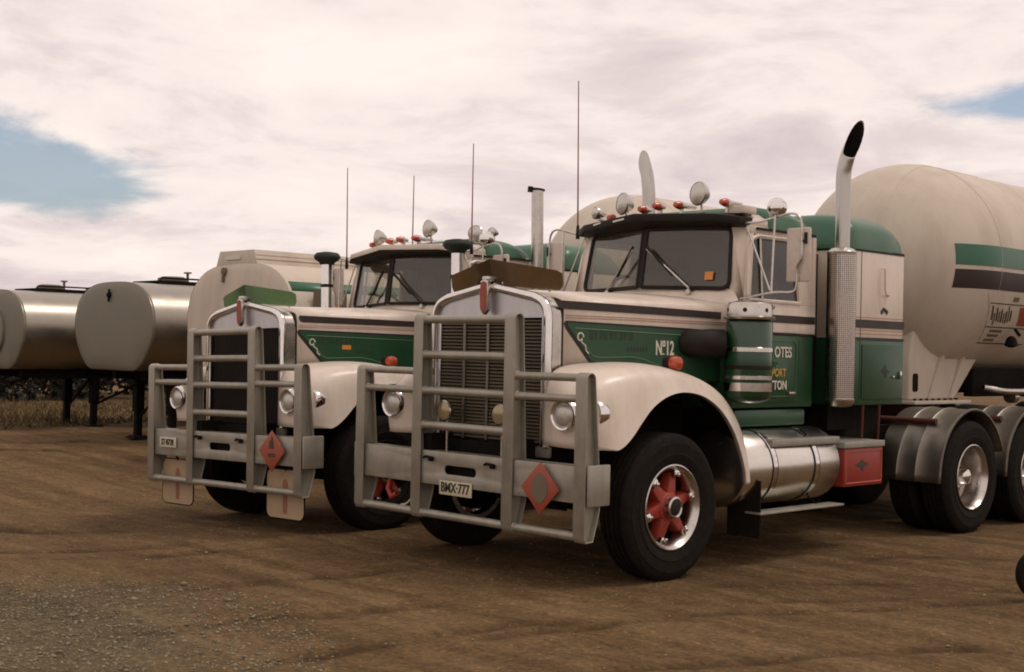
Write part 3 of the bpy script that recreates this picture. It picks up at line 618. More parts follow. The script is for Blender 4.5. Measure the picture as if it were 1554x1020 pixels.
    # painted panels laid on the bonnet sides
    def side_poly(name, yz, off, th, m, par=None, sgn=1):
        A = [(sgn*(xh(y)+off), y, z) for y, z in yz]; B = [(sgn*(xh(y)+off+th), y, z) for y, z in yz]; n = len(A)
        return mk(name, G().add(A+B, [tuple(range(n)), tuple(range(2*n-1, n-1, -1))]+[(i, (i+1) % n, n+(i+1) % n, n+i) for i in range(n)]), m, par or t)
    for sgn in (1, -1):
        outer = [(-.578, 1.83), (-.600, 1.81), (-.585, 1.775), (-.375, 1.545), (-.345, 1.525), (-.30, 1.52), (.02, 1.53), (.14, 1.515), (.27, 1.475), (.45, 1.40), (.93, 1.40), (.93, 1.795), (.6, 1.808)]
        innr = [(-.56, 1.815), (-.572, 1.80), (-.352, 1.552), (-.30, 1.538), (.02, 1.548), (.14, 1.532), (.28, 1.49), (.45, 1.41), (.93, 1.41), (.93, 1.778), (.6, 1.790)]
        bp_ = side_poly('panel_border', outer, -.0105, .003, BORDER, None, sgn)
        pn = side_poly('green_panel', innr, -.0070, .003, GREEN, bp_, sgn)
        ln = [(-.505, 1.778), (-.51, 1.76), (-.34, 1.585), (-.29, 1.572), (.03, 1.582), (.15, 1.565), (.30, 1.52), (.40, 1.475)]
        mk('pinstripe', G().tube([(sgn*(xh(y)-.003), y, z) for y, z in [(.60, 1.752)]+ln], .0035, 5), LINEG, bp_)
        if one:
            so = [(-.690, 1.972), (-.640, 1.915), (-.60, 1.912), (.93, 1.890), (.93, 1.941), (.2, 1.958)]
        else:
            so = [(-.575, 1.958), (-.585, 1.94), (-.572, 1.905), (-.545, 1.897), (.93, 1.880), (.93, 1.932), (.2, 1.945)]
        side_poly('dark_strip', so, -.0100, .004, STRIPE, None, sgn)
        for zz_ in (1.868, 1.852): mk('coach_line', G().tube([(sgn*(xh(y)-.0105), y, zz_-.004*(y > 0)) for y in (-.585, 0, .5, .98)], .0028, 5), COACH, t)
        # little white scroll painted at the panel's tip
        sc = [(-.455+.03*math.cos(a)*(1-a/14), 1.715+.035*math.sin(a)*(1-a/14)) for a in [i*.5 for i in range(13)]]+[(-.44, 1.68), (-.405, 1.655), (-.40, 1.62), (-.375, 1.60)]
        mk('scroll_mark', G().tube([(sgn*(xh(y)-.003), y, z) for y, z in sc], .006, 5), WHITEP, bp_)
        # faded dark signwriting, too worn to read
        g = G(); yy = -.37 if one else -.40
        rs = random.Random(3 if one else 4)
        for k in range(9):
            h = .075; w_ = .022
            for q in range(2 if k % 2 else 3):
                a = yy+q*.014; z0 = 1.70+rs.uniform(-.004, .004)
                A = [(sgn*(xh(y)-.0035), y, z) for y, z in ((a, z0), (a+.008, z0), (a+.008, z0+h), (a, z0+h))]; g.add(A, [(0, 1, 2, 3)])
            A = [(sgn*(xh(y)-.0034), y, z) for y, z in ((yy, 1.70+.03*(k % 3)), (yy+.034, 1.70+.03*(k % 3)), (yy+.034, 1.712+.03*(k % 3)), (yy, 1.712+.03*(k % 3)))]; g.add(A, [(0, 1, 2, 3)])
            yy += .046
        mk('worn_lettering', g, MARK, bp_, recalc=False)
        g = G()
        for k in range(7):
            a = -.02+k*.03; A = [(sgn*(xh(y)-.0035), y, z) for y, z in ((a, 1.625), (a+.022, 1.622), (a+.018, 1.655), (a+.004, 1.66))]; g.add(A, [(0, 1, 2, 3)])
        mk('worn_mark', g, MARK, bp_, recalc=False)
        if not one: side_poly('orange_sticker', [(-.15, 1.655), (-.06, 1.655), (-.06, 1.695), (-.15, 1.695)], -.0035, .002, ORANGE, bp_, sgn)
    if one:
        place_text('fleet_number', 'Nº12', .150, WHITEP, t, (xh(.350)-.002, .350, 1.648), 'x', 0.58, -HA)
        mk('number_underline', G().box(-.002, .002, -.018, .018, -.004, .004), WHITEP, t, loc=(xh(.33)-.001, .33, 1.608))
    # ---- fenders and lamps
    for s in (1, -1):
        fd = mk('fender', fender_geo(s), CREAM, t, solid=.018, angle=60, recalc=False); fd.data.materials.append(CHASSIS); fd.modifiers[0].material_offset = 1; fd.modifiers[0].material_offset_rim = 0
        lx, lz = s*.915, 1.185
        hl = mk('headlight', G().lathe([(.112, -.80), (.112, -.905), (.104, -.918), (.092, -.912), (.088, -.895)], (lx, 0, lz), 'y', 32, False), CHROME, t)
        mk('lens', G().lathe([(.0, -.925), (.04, -.922), (.075, -.910), (.090, -.896)], (lx, 0, lz), 'y', 32, False), LENS, hl)
        sl = mk('side_lamp', G().lathe([(.06, -.60), (.108, -.66), (.110, -.735), (.102, -.746), (.090, -.738)], (s*1.015, 0, 1.192), 'y', 32, False), CHROME, t)
        mk('lens', G().lathe([(0, -.760), (.05, -.756), (.091, -.737)], (s*1.015, 0, 1.192), 'y', 28, False), LENS, sl)
        il = mk('turn_signal', G().lathe([(.048, .985), (.052, 1.02), (.045, 1.052), (.02, 1.066), (0, 1.068)], (0, .155, 1.545), 'x', 20, False), AMBER, t)
        if s < 0: il.scale = (-1, 1, 1)
        mk('stem', G().cyl((.96, .155, 1.46), (.96, .155, 1.545), .012, n=8).lathe([(.05, .93), (.052, .985)], (0, .155, 1.545), 'x', 18, True), BLACK, il)
        mk('inner_guard', G().tube([(s*.60, -.6+.001, 1.25), (s*.62, .9, 1.2)], .02, 6).box(min(s*.40, s*.46), max(s*.40, s*.46), -.62, .95, .95, 1.45), CHASSIS, t)
    for x in (-.30, .29) if one else ():
        dl = mk('driving_lamp', G().lathe([(.02, -.83), (.06, -.86), (.076, -.905), (.070, -.915)], (x, 0, 1.155), 'y', 24, False), CHROMED, t)
        mk('lens', G().lathe([(0, -.922), (.04, -.919), (.070, -.910)], (x, 0, 1.155), 'y', 24, False), LENSY, dl)
        mk('stem', G().cyl((x, -.87, 1.10), (x, -.87, .858), .010, n=8), CHROMED, dl)
    if one:
        mk('red_tow_hook', G().tube([(-.88, -.92, .62), (-.89, -.94, .53), (-.85, -.94, .47), (-.80, -.93, .50)], .022, 8), RED, t)
        mk('loose_hose', G().tube(cr([(-.50, -.96, .60), (-.56, -.97, .50), (-.64, -.96, .44), (-.72, -.95, .42)], 5), .008, 6), WIRE, t)
    # ---- cab shell
    xc = .92
    lo_sec = lambda x, y0, y1: [(x, y0), (x, y1)]
    g = G().prism(rrect(-xc, xc, .93, 2.10, .05), 'z', 1.20, 1.782)
    cabl = mk('cab_lower', g, GREEN, t, .012)
    mk('cab_underbody', G().box(-.80, .80, 1.0, 2.05, 1.06, 1.198), CHASSIS, t)
    # upper shell: cowl, sills, pillars, roof; hollow so the glass looks through
    CB, CT = (0, .925, 2.150), (0, .995, 2.625)                # windscreen centre foot / head
    def corner(s): return (s*.775, 1.10, 2.135), (s*.735, 1.175, 2.625)
    g = G()
    g.prism([(-.905, 1.06), (-.60, .95), (0, .90), (.60, .95), (.905, 1.06), (.92, 1.10), (.92, 2.10), (-.92, 2.10), (-.92, 1.10)], 'z', 1.786, 2.030)
    # scuttle rising to the glass
    g.add([(-.905, 1.06, 2.030), (-.60, .95, 2.030), (0, .90, 2.060), (.60, .95, 2.030), (.905, 1.06, 2.030), (.79, 1.13, 2.135), (0, .955, 2.150), (-.79, 1.13, 2.135)],
          [(2, 3, 6), (3, 5, 6), (3, 4, 5), (2, 6, 1), (1, 6, 7), (1, 7, 0)])
    # rear wall and rear quarters
    g.box(-.92, .92, 2.06, 2.10, 2.030, 2.60)
    for s in (-1, 1):
        g.hexa([(s*.90, 1.86, 2.03), (s*.92, 1.86, 2.03), (s*.92, 2.07, 2.03), (s*.90, 2.07, 2.03)], [(s*.855, 1.83, 2.60), (s*.875, 1.83, 2.60), (s*.875, 2.07, 2.60), (s*.855, 2.07, 2.60)])
        # A pillar
        a, b = corner(s)
        g.hexa([(s*.775, 1.10, 2.03), (s*.92, 1.10, 2.03), (s*.92, 1.19, 2.03), (s*.80, 1.19, 2.03)], [(s*.735, 1.17, 2.64), (s*.865, 1.22, 2.64), (s*.872, 1.29, 2.64), (s*.80, 1.27, 2.64)])
        # cant rail
        g.box(min(s*.84, s*.876), max(s*.84, s*.876), 1.20, 2.08, 2.575, 2.64)
    cabu = mk('cab_upper', g, CREAM, t, .006)
    # lining
    mk('cab_lining', G().box(-.87, .87, 2.035, 2.057, 1.80, 2.60).box(-.84, .84, 1.25, 2.06, 2.60, 2.612).box(-.70, .70, 1.14, 1.30, 2.032, 2.12), INTERIOR, t)
    for s in (-.45, .45):
        se = mk('seat', G().box(s-.25, s+.25, 1.75, 1.92, 2.03, 2.36), SEATM, t, .06)
        mk('headrest', G().box(s-.13, s+.13, 1.80, 1.90, 2.37, 2.50), SEATM, se, .04)
    mk('steering_wheel', G().tube([(-.45+.22*math.cos(a*PI/12), 1.36-.10*math.sin(a*PI/12), 2.08+.19*math.sin(a*PI/12)) for a in range(24)], .014, 6, closed=True), BLACK, t)
    # windscreen halves with rubber
    for s in (-1, 1):
        a, b = corner(s); T = Vector(CT); B = Vector(CB)
        P4 = [Vector(B)+Vector((s*.02, 0, 0)), Vector(a), Vector(b), Vector(T)+Vector((s*.02, 0, 0))]
        nrm = (P4[1]-P4[0]).cross(P4[3]-P4[0]).normalized()
        if nrm.y > 0: nrm = -nrm
        cen = sum(P4, Vector())/4
        # rounded outline
        def outl(k):
            out = []
            for i in range(4):
                p0, p1, p2 = P4[i-1], P4[i], P4[(i+1) % 4]; r = .075 if i in (1, 2) else .015
                d0 = (p0-p1).normalized()*r; d2 = (p2-p1).normalized()*r
                for q in range(5):
                    u = q/4; out.append((1-u)**2*(p1+d0)+2*u*(1-u)*p1+u*u*(p1+d2))
            return [cen+(p-cen)*k for p in out]
        o0 = outl(.985); n = len(o0)
        ws = mk('windscreen', G().add([p+nrm*.004 for p in o0]+[p-nrm*.002 for p in o0], [tuple(range(n)), tuple(range(2*n-1, n-1, -1))]+[(i, (i+1) % n, n+(i+1) % n, n+i) for i in range(n)]), GLASS, t)
        mk('rubber_seal', G().tube([p+nrm*.006 for p in outl(1.0)], .016, 6, closed=True), BLACK, ws)
        # wiper
        pv = B.lerp(Vector(a), .60 if s > 0 else .50)+Vector((0, -.03, -.03)); tip = B.lerp(T, .66)+Vector((s*.07, -.05, 0))
        w = mk('wiper', G().tube([pv, pv+Vector((0, -.02, .03)), tip], .009, 6), CHROMED if one else BLACK, t)
        bl0 = tip+(pv-tip)*.62
        mk('blade', G().tube([tip+Vector((0, -.004, .02)), bl0+Vector((0, -.01, 0))], .012, 6), BLACK, w)
        mk('pivot', G().lathe([(.022, -.03), (.022, .03)], tuple(pv), 'y', 12), CHROMED, w)
    if one: mk('sticker', G().add([(.575, 1.038, 2.205), (.645, 1.054, 2.205), (.647, 1.061, 2.27), (.577, 1.045, 2.27)], [(0, 1, 2, 3)]), ORANGE, t)
    mk('centre_bar', G().tube([CB, CT], .018, 8), BLACK, t)
    # doors
    for s in (1, -1):
        A = lambda x0, x1: (min(s*x0, s*x1), max(s*x0, s*x1))
        x0, x1 = A(.915, .932)
        g = G()
        dl = [(1.22, 1.255), (1.86, 1.255), (1.86, 1.762), (1.02, 1.762), (1.02, 1.45)] if False else rrect(1.01, 1.86, 1.245, 1.770, .05, 4)
        dr = mk('door', G().prism(dl, 'x', x0, x1), GREEN, t, .004)
        mk('upper_panel', G().prism(rrect(1.10, 1.86, 1.80, 2.045, .02, 3), 'x', x0, x1), CREAM, dr, .004)
        # window frame (leaning in towards the roof)
        def dp(y, z, off=0.0):
            k = max(0, (z-2.03)/.57); return (s*(.93-.055*k+off), y+.03*k*(1.9-y), z)
        fr = [dp(1.14, 2.045), dp(1.14, 2.10), dp(1.185, 2.45), dp(1.225, 2.535), dp(1.30, 2.56), dp(1.80, 2.56), dp(1.835, 2.53), dp(1.845, 2.045)]
        mk('window_frame', G().tube(fr, .020, 6, closed=True), CREAM, dr)
        mk('window_glass', G().add([dp(1.14, 2.05, -.012), dp(1.845, 2.05, -.012), dp(1.835, 2.55, -.012), dp(1.225, 2.55, -.012), dp(1.185, 2.45, -.012)], [(0, 1, 2, 3, 4)]), GLASS, dr)
        mk('quarter_bar', G().tube([dp(1.33, 2.05), dp(1.34, 2.55)], .010, 6), CHROMED, dr)
        mk('door_handle', G().box(*A(.932, .952), 1.70, 1.80, 1.30, 1.325), CHROMED, dr, .006)
        mk('pinstripe', G().tube([(s*.9345, y, z) for y, z in rrect(1.06, 1.81, 1.29, 1.735, .06, 5)], .003, 5, closed=True), LINEG, dr)
        g = mk('dark_stripe', G().box(*A(.920, .9245), 1.0, 2.085, 1.880, 1.941), STRIPE, t)
        mk('door_stripe', G().box(*A(.933, .9365), 1.10, 1.86, 1.880, 1.941), STRIPE, dr)
        mk('edge_line', G().box(*A(.920, .9235), .985, 2.085, 1.783, 1.799), BORDER, t)
        if s > 0 and one:
            place_text('sign_lettering', 'OTES', .118, WHITEP, dr, (.936, 1.620, 1.640), 'x', .86)
            place_text('sign_lettering', 'TD', .066, LINEG, dr, (.936, 1.520, 1.550), 'x', .85)
            place_text('sign_lettering', 'PORT', .090, YELLOW, dr, (.936, 1.565, 1.475), 'x', .85)
            place_text('sign_lettering', 'TTON', .100, WHITEP, dr, (.936, 1.560, 1.375), 'x', .85)
            mk('scroll_mark', G().tube([(.936, 1.44+.02*math.cos(a*.7)*(1-a/20)+.004*a, 2.0+.018*math.sin(a*.7)*(1-a/20)) for a in range(14)], .004, 5), BORDER, dr)
    mk('cab_step', G().box(.78, .905, 1.03, 2.0, 1.05, 1.185), GREEN, t, .02)
    # ---- roof: visor, cream front cap, green rear cap
    vis = [(-.86, 1.10), (-.70, .99), (0, .83), (.70, .99), (.86, 1.10)]
    vz = (2.665, 2.69, 2.735, 2.71, 2.685)
    g = G(); n = 5
    topv = [(x, y, z+.012) for (x, y), z in zip(vis, vz)]; botv = [(x, y+.004, z-.045) for (x, y), z in zip(vis, vz)]
    bt = [(-.87, 1.27, 2.70), (-.74, 1.22, 2.74), (0, 1.16, 2.765), (.74, 1.22, 2.745), (.87, 1.27, 2.70)]; bb = [(-.85, 1.25, 2.615), (-.735, 1.18, 2.622), (0, 1.0, 2.622), (.735, 1.18, 2.622), (.85, 1.25, 2.615)]
    A = topv+botv+bt+bb
    fs = []
    for i in range(4): fs += [(i, i+1, 10+i+1, 10+i), (5+i, i, i+1, 5+i+1)[::-1], (5+i, 5+i+1, 15+i+1, 15+i)]
    fs += [(10+i, 10+i+1, 15+i+1, 15+i) for i in range(4)]+[(0, 10, 15, 5), (4, 9, 19, 14)]
    vm = mk('visor', G().add(A, fs), BLACK if one else CREAM, t, .004)
    if not one:
        mk('visor_underside', G().add([(x, y-.006, z-.052) for x, y, z in topv]+[(x, y, z-.006) for x, y, z in bb], [(i, i+1, 5+i+1, 5+i) for i in range(4)]), BLACK, vm, solid=.004)
        g = G()
        rs = random.Random(5)
        for k in range(6):          # signwriting on the visor seen edge-on
            x = .10+k*.09; yb_ = 1.06+x*.10
            g.add([(x, yb_-.10, 2.760), (x+.05, yb_-.10+.005, 2.760), (x+.05, yb_+.05, 2.786), (x, yb_+.045, 2.787)], [(0, 1, 2, 3)])
        mk('visor_mark', g, MARK, vm, recalc=False)
    if one:
        for x, w in ((-.50, .05), (-.20, .075)):
            yy = .83+abs(x)*.228
            mk('visor_slot', G().hexa([(x-w, yy+w*.228-.006, 2.700-.03*abs(x)), (x+w, yy-w*.228-.006, 2.712-.03*abs(x)), (x+w, yy-w*.228-.004, 2.726-.03*abs(x)), (x-w, yy+w*.228-.004, 2.714-.03*abs(x))], [(x-w, yy+w*.228+.01, 2.700-.03*abs(x)), (x+w, yy-w*.228+.01, 2.712-.03*abs(x)), (x+w, yy-w*.228+.012, 2.726-.03*abs(x)), (x-w, yy+w*.228+.012, 2.714-.03*abs(x))]), WHITEP, vm)
    mk('roof_front', G().loft([[(x, 1.24, z) for x, z in ((-.86, 2.63), (-.86, 2.68), (-.78, 2.73), (0, 2.758), (.78, 2.73), (.86, 2.68), (.86, 2.63))], [(x, 1.46, z) for x, z in ((-.88, 2.63), (-.88, 2.69), (-.79, 2.745), (0, 2.775), (.79, 2.745), (.88, 2.69), (.88, 2.63))]], True, True), CREAM, t, .01)
    def dome(y0, y1, x, z0, z1, ry0, ry1, name, m, steps=9, drop=0.0):
        rings = []
        for i in range(steps*2+1):
            u = i/(steps*2); y = y0+(y1-y0)*u
            k0 = min(1, (y-y0)/ry0) if ry0 else 1; k1 = min(1, (y1-y)/ry1) if ry1 else 1
            h = math.sqrt(max(0, 1-(1-k0)**2))*math.sqrt(max(0, 1-(1-k1)**2))
            h = max(h, .10); zt = z0+(z1-z0)*h-drop*u; w = x*(.94+.06*h); ring = [(-w, y, z0-drop*u*0)]
            for j in range(13):
                a = PI-PI*j/12; cx2, sx2 = math.cos(a), math.sin(a)
                ring.append((w*math.copysign(abs(cx2)**.35, cx2), y, z0+.01+(zt-z0-.01)*abs(sx2)**.55))
            ring.append((w, y, z0)); rings.append(ring)
        return mk(name, G().loft(rings, True, True), m, t, angle=55)
    dome(1.44, 2.13, .895, 2.62, 2.835, .10, .42, 'cab_roof_cap', GREENR)
    for s in (-1, 1): mk('roof_gutter', G().box(min(s*.872, s*.90), max(s*.872, s*.90), 1.30, 2.12, 2.612, 2.628), BLACK, t)
    # ---- sleeper box
    xs = .985; y0, y1 = 2.46, 3.44
    mk('sleeper_lower', G().prism(rrect(-xs, xs, y0, y1, .03, 3), 'z', 1.205, 1.775), GREEN, t, .01)
    sl = mk('sleeper_upper', G().prism(rrect(-xs, xs, y0, y1, .05, 4), 'z', 1.778, 2.540), CREAM, t, .01)
    dome(y0-.02, y1+.005, xs+.008, 2.545, 2.865, .18, .38, 'sleeper_roof', GREENR)
    mk('roof_seam', G().prism(rrect(-xs-.004, xs+.004, y0-.004, y1+.004, .05, 4), 'z', 2.530, 2.552), BLACK, sl)
    for s in (1, -1):
        A = lambda a, b: (min(s*a, s*b), max(s*a, s*b))
        mk('dark_stripe', G().box(*A(xs+.001, xs+.005), y0+.02, y1-.02, 1.872, 1.943), STRIPE, sl)
        mk('edge_line', G().box(*A(xs+.001, xs+.0045), y0+.02, y1-.02, 1.768, 1.790), BORDER, sl)
        for zz_ in (1.962, 1.852, 1.822): mk('coach_line', G().box(*A(xs, xs+.002), y0+.02, y1-.02, zz_-.003, zz_+.003), COACH, sl)
        mk('locker_door', G().prism(rrect(2.72, 3.40, 1.255, 1.735, .02, 3), 'x', *A(xs, xs+.008)), GREEN, sl, .003)
        mk('panel_seam', G().box(*A(xs, xs+.0025), 2.690, 2.698, 1.25, 2.53), BORDER, sl)
        mk('grab_handle', G().tube([(s*(xs+.01), 3.02, 2.40), (s*(xs+.035), 3.025, 2.395), (s*(xs+.035), 3.03, 2.22), (s*(xs+.033), 3.05, 2.175), (s*(xs+.033), 3.10, 2.165), (s*(xs+.005), 3.13, 2.165)], .009, 6), CREAM, sl)
        mk('catch', G().box(*A(xs+.008, xs+.03), 3.33, 3.355, 1.43, 1.50).box(*A(xs+.008, xs+.02), 3.22, 3.25, 1.44, 1.46), CHROME, sl, .004)
        g = G()
        for yy_, zz_, r_ in ((3.04, 2.02, .022), (3.09, 2.035, .020), (3.065, 2.045, .016), (3.12, 2.02, .022)): g.lathe([(0, xs+.001), (r_, xs+.001), (r_, xs+.004), (0, xs+.004)], (0, yy_, zz_), 'x', 8, False)
        o = mk('small_emblem', g, BORDER, sl)
        if s < 0: o.scale = (-1, 1, 1)
    g = G().prism([(3.02, 1.50), (3.07, 1.52), (3.10, 1.56), (3.13, 1.51), (3.19, 1.50), (3.13, 1.48), (3.11, 1.44), (3.08, 1.48)], 'x', xs+.0085, xs+.0105)
    mk('eagle_mark', g, MARK, sl)
    mk('cab_boot', G().box(-.70, .70, 2.10, 2.46, 1.35, 2.50), BLACK, t)
    mk('sleeper_mount', G().box(-.8, .8, 2.5, 3.35, .985, 1.20), CHASSIS, t)
    for yy in (2.78, 3.05): mk('frame_strut', G().tube([(.97, yy, 1.205), (.93, yy+.05, .90)], .014, 6), RUSTRED, t)
    # ---- exhaust
    for s in (1, -1) if one else (1,):
        if one:
            ex, ey = s*1.055, 2.27
            prof = G().lathe([(.120, 1.25), (.120, 2.49)], (ex, ey, 0), 'z', 40, False)
            n_ = 40
            me = bpy.data.meshes.new('muffler'); me.from_pydata(prof.v, [], prof.f); uvl = me.uv_layers.new(name='UVMap')
            for p in me.polygons:
                for li in p.loop_indices:
                    vi = me.loops[li].vertex_index; a = vi % n_
                    if a == 0 and any((me.loops[q].vertex_index % n_) == n_-1 for q in p.loop_indices): a = n_
                    uvl.data[li].uv = (a/n_*46, (vi//n_)*1.24/.0164)
            me.shade_smooth(); muf = mk('muffler', me, PERF, t)
            mk('cap_ring', G().lathe([(.122, 2.47), (.124, 2.49), (.10, 2.515), (.076, 2.525)], (ex, ey, 0), 'z', 32, False), CHROMED, muf)
            mk('cap_ring', G().lathe([(.06, 1.20), (.10, 1.21), (.124, 1.25), (.122, 1.275)], (ex, ey, 0), 'z', 32, False), CHROMED, muf)
            # stack with a turned-out, slash-cut tip
            cl = cr([(ex, ey, 2.50), (ex, ey, 2.9), (ex, ey, 3.10), (ex+s*.010, ey, 3.20), (ex+s*.036, ey+.01, 3.31), (ex+s*.075, ey+.02, 3.40)], 6)
            g = G(); R_ = .063; n = 20; rows = []
            for i, p in enumerate(cl):
                d = (cl[min(i+1, len(cl)-1)]-cl[max(i-1, 0)]).normalized(); e2 = Vector((0, 1, 0)); e1 = e2.cross(d).normalized()
                rows.append([p+R_*(math.cos(2*PI*j/n)*e1+math.sin(2*PI*j/n)*e2) for j in range(n)])
            dlast = (cl[-1]-cl[-2]).normalized()
            cut = Vector((1, -.9, 0)).normalized() if s > 0 else Vector((-1, .55, 0)).normalized()
            for kk, amp in ((1, .20), (2, .165), (3, .13), (4, .10), (5, .07), (6, .045), (7, .025), (8, .01)):
                if s < 0: amp *= .75
                rows[-kk] = [q+dlast*(-amp*(q-cl[-kk]).dot(cut)/R_) for q in rows[-kk]]
            g.loft(rows, True, False)
            st_ = mk('exhaust_stack', g, STACK, t, angle=60)
            cin = [[c+(q-c)*.93 for q in r] for c, r in zip(cl[-9:], rows[-9:])]
            mk('sooty_bore', G().loft(list(reversed(cin)), True, False), CHASSIS, st_, angle=60)
        else:
            ex, ey = .99, 2.08
            st_ = mk('exhaust_stack', G().cyl((ex, ey, 1.3), (ex, ey, 3.34), .062, n=20), CHROMED, t)
            mk('rain_cap', G().lathe([(.0, 0), (.078, 0), (.078, .016), (0, .02)], (0, 0, 0), 'z', 20, False).box(-.10, -.05, -.03, .03, -.025, .03), BLACK, st_, loc=(ex, ey, 3.345)).rotation_euler = (0, .10, .9)
    # ---- air cleaner / intakes
    if one:
        cx_, cy_ = 1.115, .905
        ac = mk('air_cleaner', G().lathe([(0, 1.255), (.10, 1.255), (.165, 1.285), (.178, 1.31), (.178, 1.85), (.165, 1.872), (0, 1.872)], (cx_, cy_, 0), 'z', 36, False), GREEND, t)
        for z, h in ((1.655, .018), (1.445, .016), (1.375, .034)): mk('band', G().lathe([(.179, z-h), (.183, z-h+.003), (.183, z+h-.003), (.179, z+h)], (cx_, cy_, 0), 'z', 36, False), CHROME, ac)
        mk('band', G().lathe([(.180, 1.508), (.185, 1.51), (.185, 1.535), (.180, 1.537)], (cx_, cy_, 0), 'z', 36, False), BLACK, ac)
        mk('precleaner', G().lathe([(.15, 1.875), (.195, 1.885), (.198, 1.90), (.172, 1.912), (.168, 1.99), (.155, 2.01), (.09, 2.028), (0, 2.03)], (cx_, cy_, 0), 'z', 36, False), CHROMED, ac)
        for k in range(6):
            a = k*PI/3-.1; mk('inlet', G().lathe([(0, .160), (.017, .160), (.017, .171), (0, .171)], (0, 0, 0), 'x', 14, False), BLACK, ac, loc=(cx_, cy_, 1.952)).rotation_euler = (0, 0, a)
        mk('intake_duct', G().tube([(.76, .58, 1.695), (.84, .60, 1.695), (.92, .68, 1.695), (.985, .76, 1.695)], [.098, .104, .112, .112], 20), BLACK, t)
        mk('intake_box', G().box(-xc-.20, -xc-.005, .80, 1.06, 1.30, 1.86), GREEN, t, .06)
    else:
        for s in (1, -1):
            bx_, by_ = s*1.035+.045, .90
            pp = mk('air_intake', G().cyl((bx_, by_, 1.50), (bx_, by_, 2.63), .060, n=24), CHROME, t)
            mk('rain_hood', G().lathe([(.07, 2.60), (.085, 2.625), (.125, 2.650), (.142, 2.678), (.140, 2.695), (.118, 2.725), (.05, 2.738), (0, 2.74)], (bx_, by_, 0), 'z', 28, False), mat('hood_green_%d' % s, (.008, .014, .008), .7, dust=.2, dustcol=(.03, .04, .025)), pp)
            mk('band', G().lathe([(.062, 2.355), (.066, 2.36), (.066, 2.385), (.062, 2.39)], (bx_, by_, 0), 'z', 24, False), BLACK, pp)
            mk('air_cleaner', G().lathe([(0, 1.25), (.14, 1.25), (.16, 1.29), (.16, 1.80), (.14, 1.84), (0, 1.84)], (s*1.08, 1.10, 0), 'z', 28, False).box(min(s*.9, s*1.06), max(s*.9, s*1.06), .88, 1.02, 1.46, 1.6), GREEN, t)
    # ---- fuel tanks, steps, red box
    for s in (1, -1):
        A = lambda a, b: (min(s*a, s*b), max(s*a, s*b))
        tx = s*.845; tz, r = .735, .300
        ft = mk('fuel_tank', G().lathe([(0, .86), (r*.72, .862), (r*.94, .88), (r, .915), (r, 2.15), (r*.94, 2.18), (r*.72, 2.198), (0, 2.20)], (tx, 0, tz), 'y', 48, False), ALU, t)
        for y in (1.22, 1.80):
            mk('strap', G().lathe([(r+.001, y), (r+.009, y+.004), (r+.009, y+.046), (r+.001, y+.05)], (tx, 0, tz), 'y', 48, False), CHROME, ft)
            mk('strap_rubber', G().lathe([(r+.0005, y-.014), (r+.004, y-.013), (r+.004, y-.001), (r+.0005, y)], (tx, 0, tz), 'y', 48, False).lathe([(r+.0005, y+.05), (r+.004, y+.051), (r+.004, y+.063), (r+.0005, y+.064)], (tx, 0, tz), 'y', 48, False), BLACK, ft)
        mk('tank_step', G().box(*A(.985, 1.12), 1.23, 2.19, .905, .962), TREAD, t, .006)
        mk('lower_step', G().box(*A(1.04, 1.19), 1.00, 2.16, .402, .418), TREAD, t, .003)
        for y in (1.15, 1.95): mk('step_hanger', G().tube([(s*.98, y, .46), (s*1.06, y, .41)], .012, 6), CHASSIS, t)
        bx2 = mk('battery_box', G().box(*A(.62, 1.115), 2.27, 2.88, .535, .855), REDBOX if one else CHASSIS, t, .012)
        if one:
            mk('border_line', G().tube([(s*1.1165, y, z) for y, z in rrect(2.295, 2.855, .565, .83, .01, 2)], .005, 5, closed=True), REDLINE, bx2)
            mk('eagle_mark', G().prism([(2.44, .715), (2.51, .735), (2.545, .755), (2.58, .735), (2.655, .715), (2.58, .695), (2.555, .655), (2.525, .69)], 'x', *A(1.116, 1.119)), INK, bx2)
        mk('box_step', G().box(*A(.62, 1.13), 2.25, 2.89, .858, .910), TREAD, t, .006)
        # mud guards over the duals
        for y in (4.318, 5.62):
            rows = []; Rg = .635
            def gp(a, rr, x): return (s*x, y-rr*math.cos(a), .52+rr*math.sin(a))
            angs = [math.radians(-2+i*6) for i in range(28)]
            xl = [(.60, 0), (.78, 0), (.79, .010), (.80, 0), (.97, 0), (.98, .010), (.99, 0), (1.19, 0), (1.205, .012), (1.222, .010), (1.228, -.012)]
            rows = [[gp(a, Rg+d, x) for x, d in xl] for a in angs]
            mg = mk('mudguard', G().loft(rows, False, False), GUARD, t, solid=.006, angle=50)
            a0 = gp(math.radians(52), Rg+.03, .56)
            mk('guard_bracket', G().cyl((s*.48, a0[1], a0[2]), (s*1.06, a0[1], a0[2]), .026, n=12), RUSTRED if one else CHASSIS, mg)
        mk('mud_flap', G().box(*A(.66, 1.19), 6.30, 6.31, .25, .95), RUBBER, t)
        mk('fender_flap', G().box(*A(.86, 1.165), 1.02, 1.032, .22, .66), RUBBER, t)
    # ---- mirrors on bracket frames
    for s in (1, -1):
        S = lambda x, y, z: (s*x, y, z)
        fr = mk('mirror_frame', G().tube(cr([S(.86, 1.18, 2.655), S(1.00, 1.20, 2.66), S(1.24, 1.23, 2.71), S(1.335, 1.235, 2.66), S(1.345, 1.235, 2.50), S(1.345, 1.235, 2.36), S(1.31, 1.235, 2.29), S(1.305, 1.235, 2.15), S(1.27, 1.22, 2.105), S(1.14, 1.16, 2.10), S(.93, 1.03, 2.05)], 5), .0095, 7), CHROMED, t)
        mk('stay', G().tube([S(1.13, 1.16, 2.10), S(1.13, 1.19, 2.70)], .008, 6), CHROMED, fr)
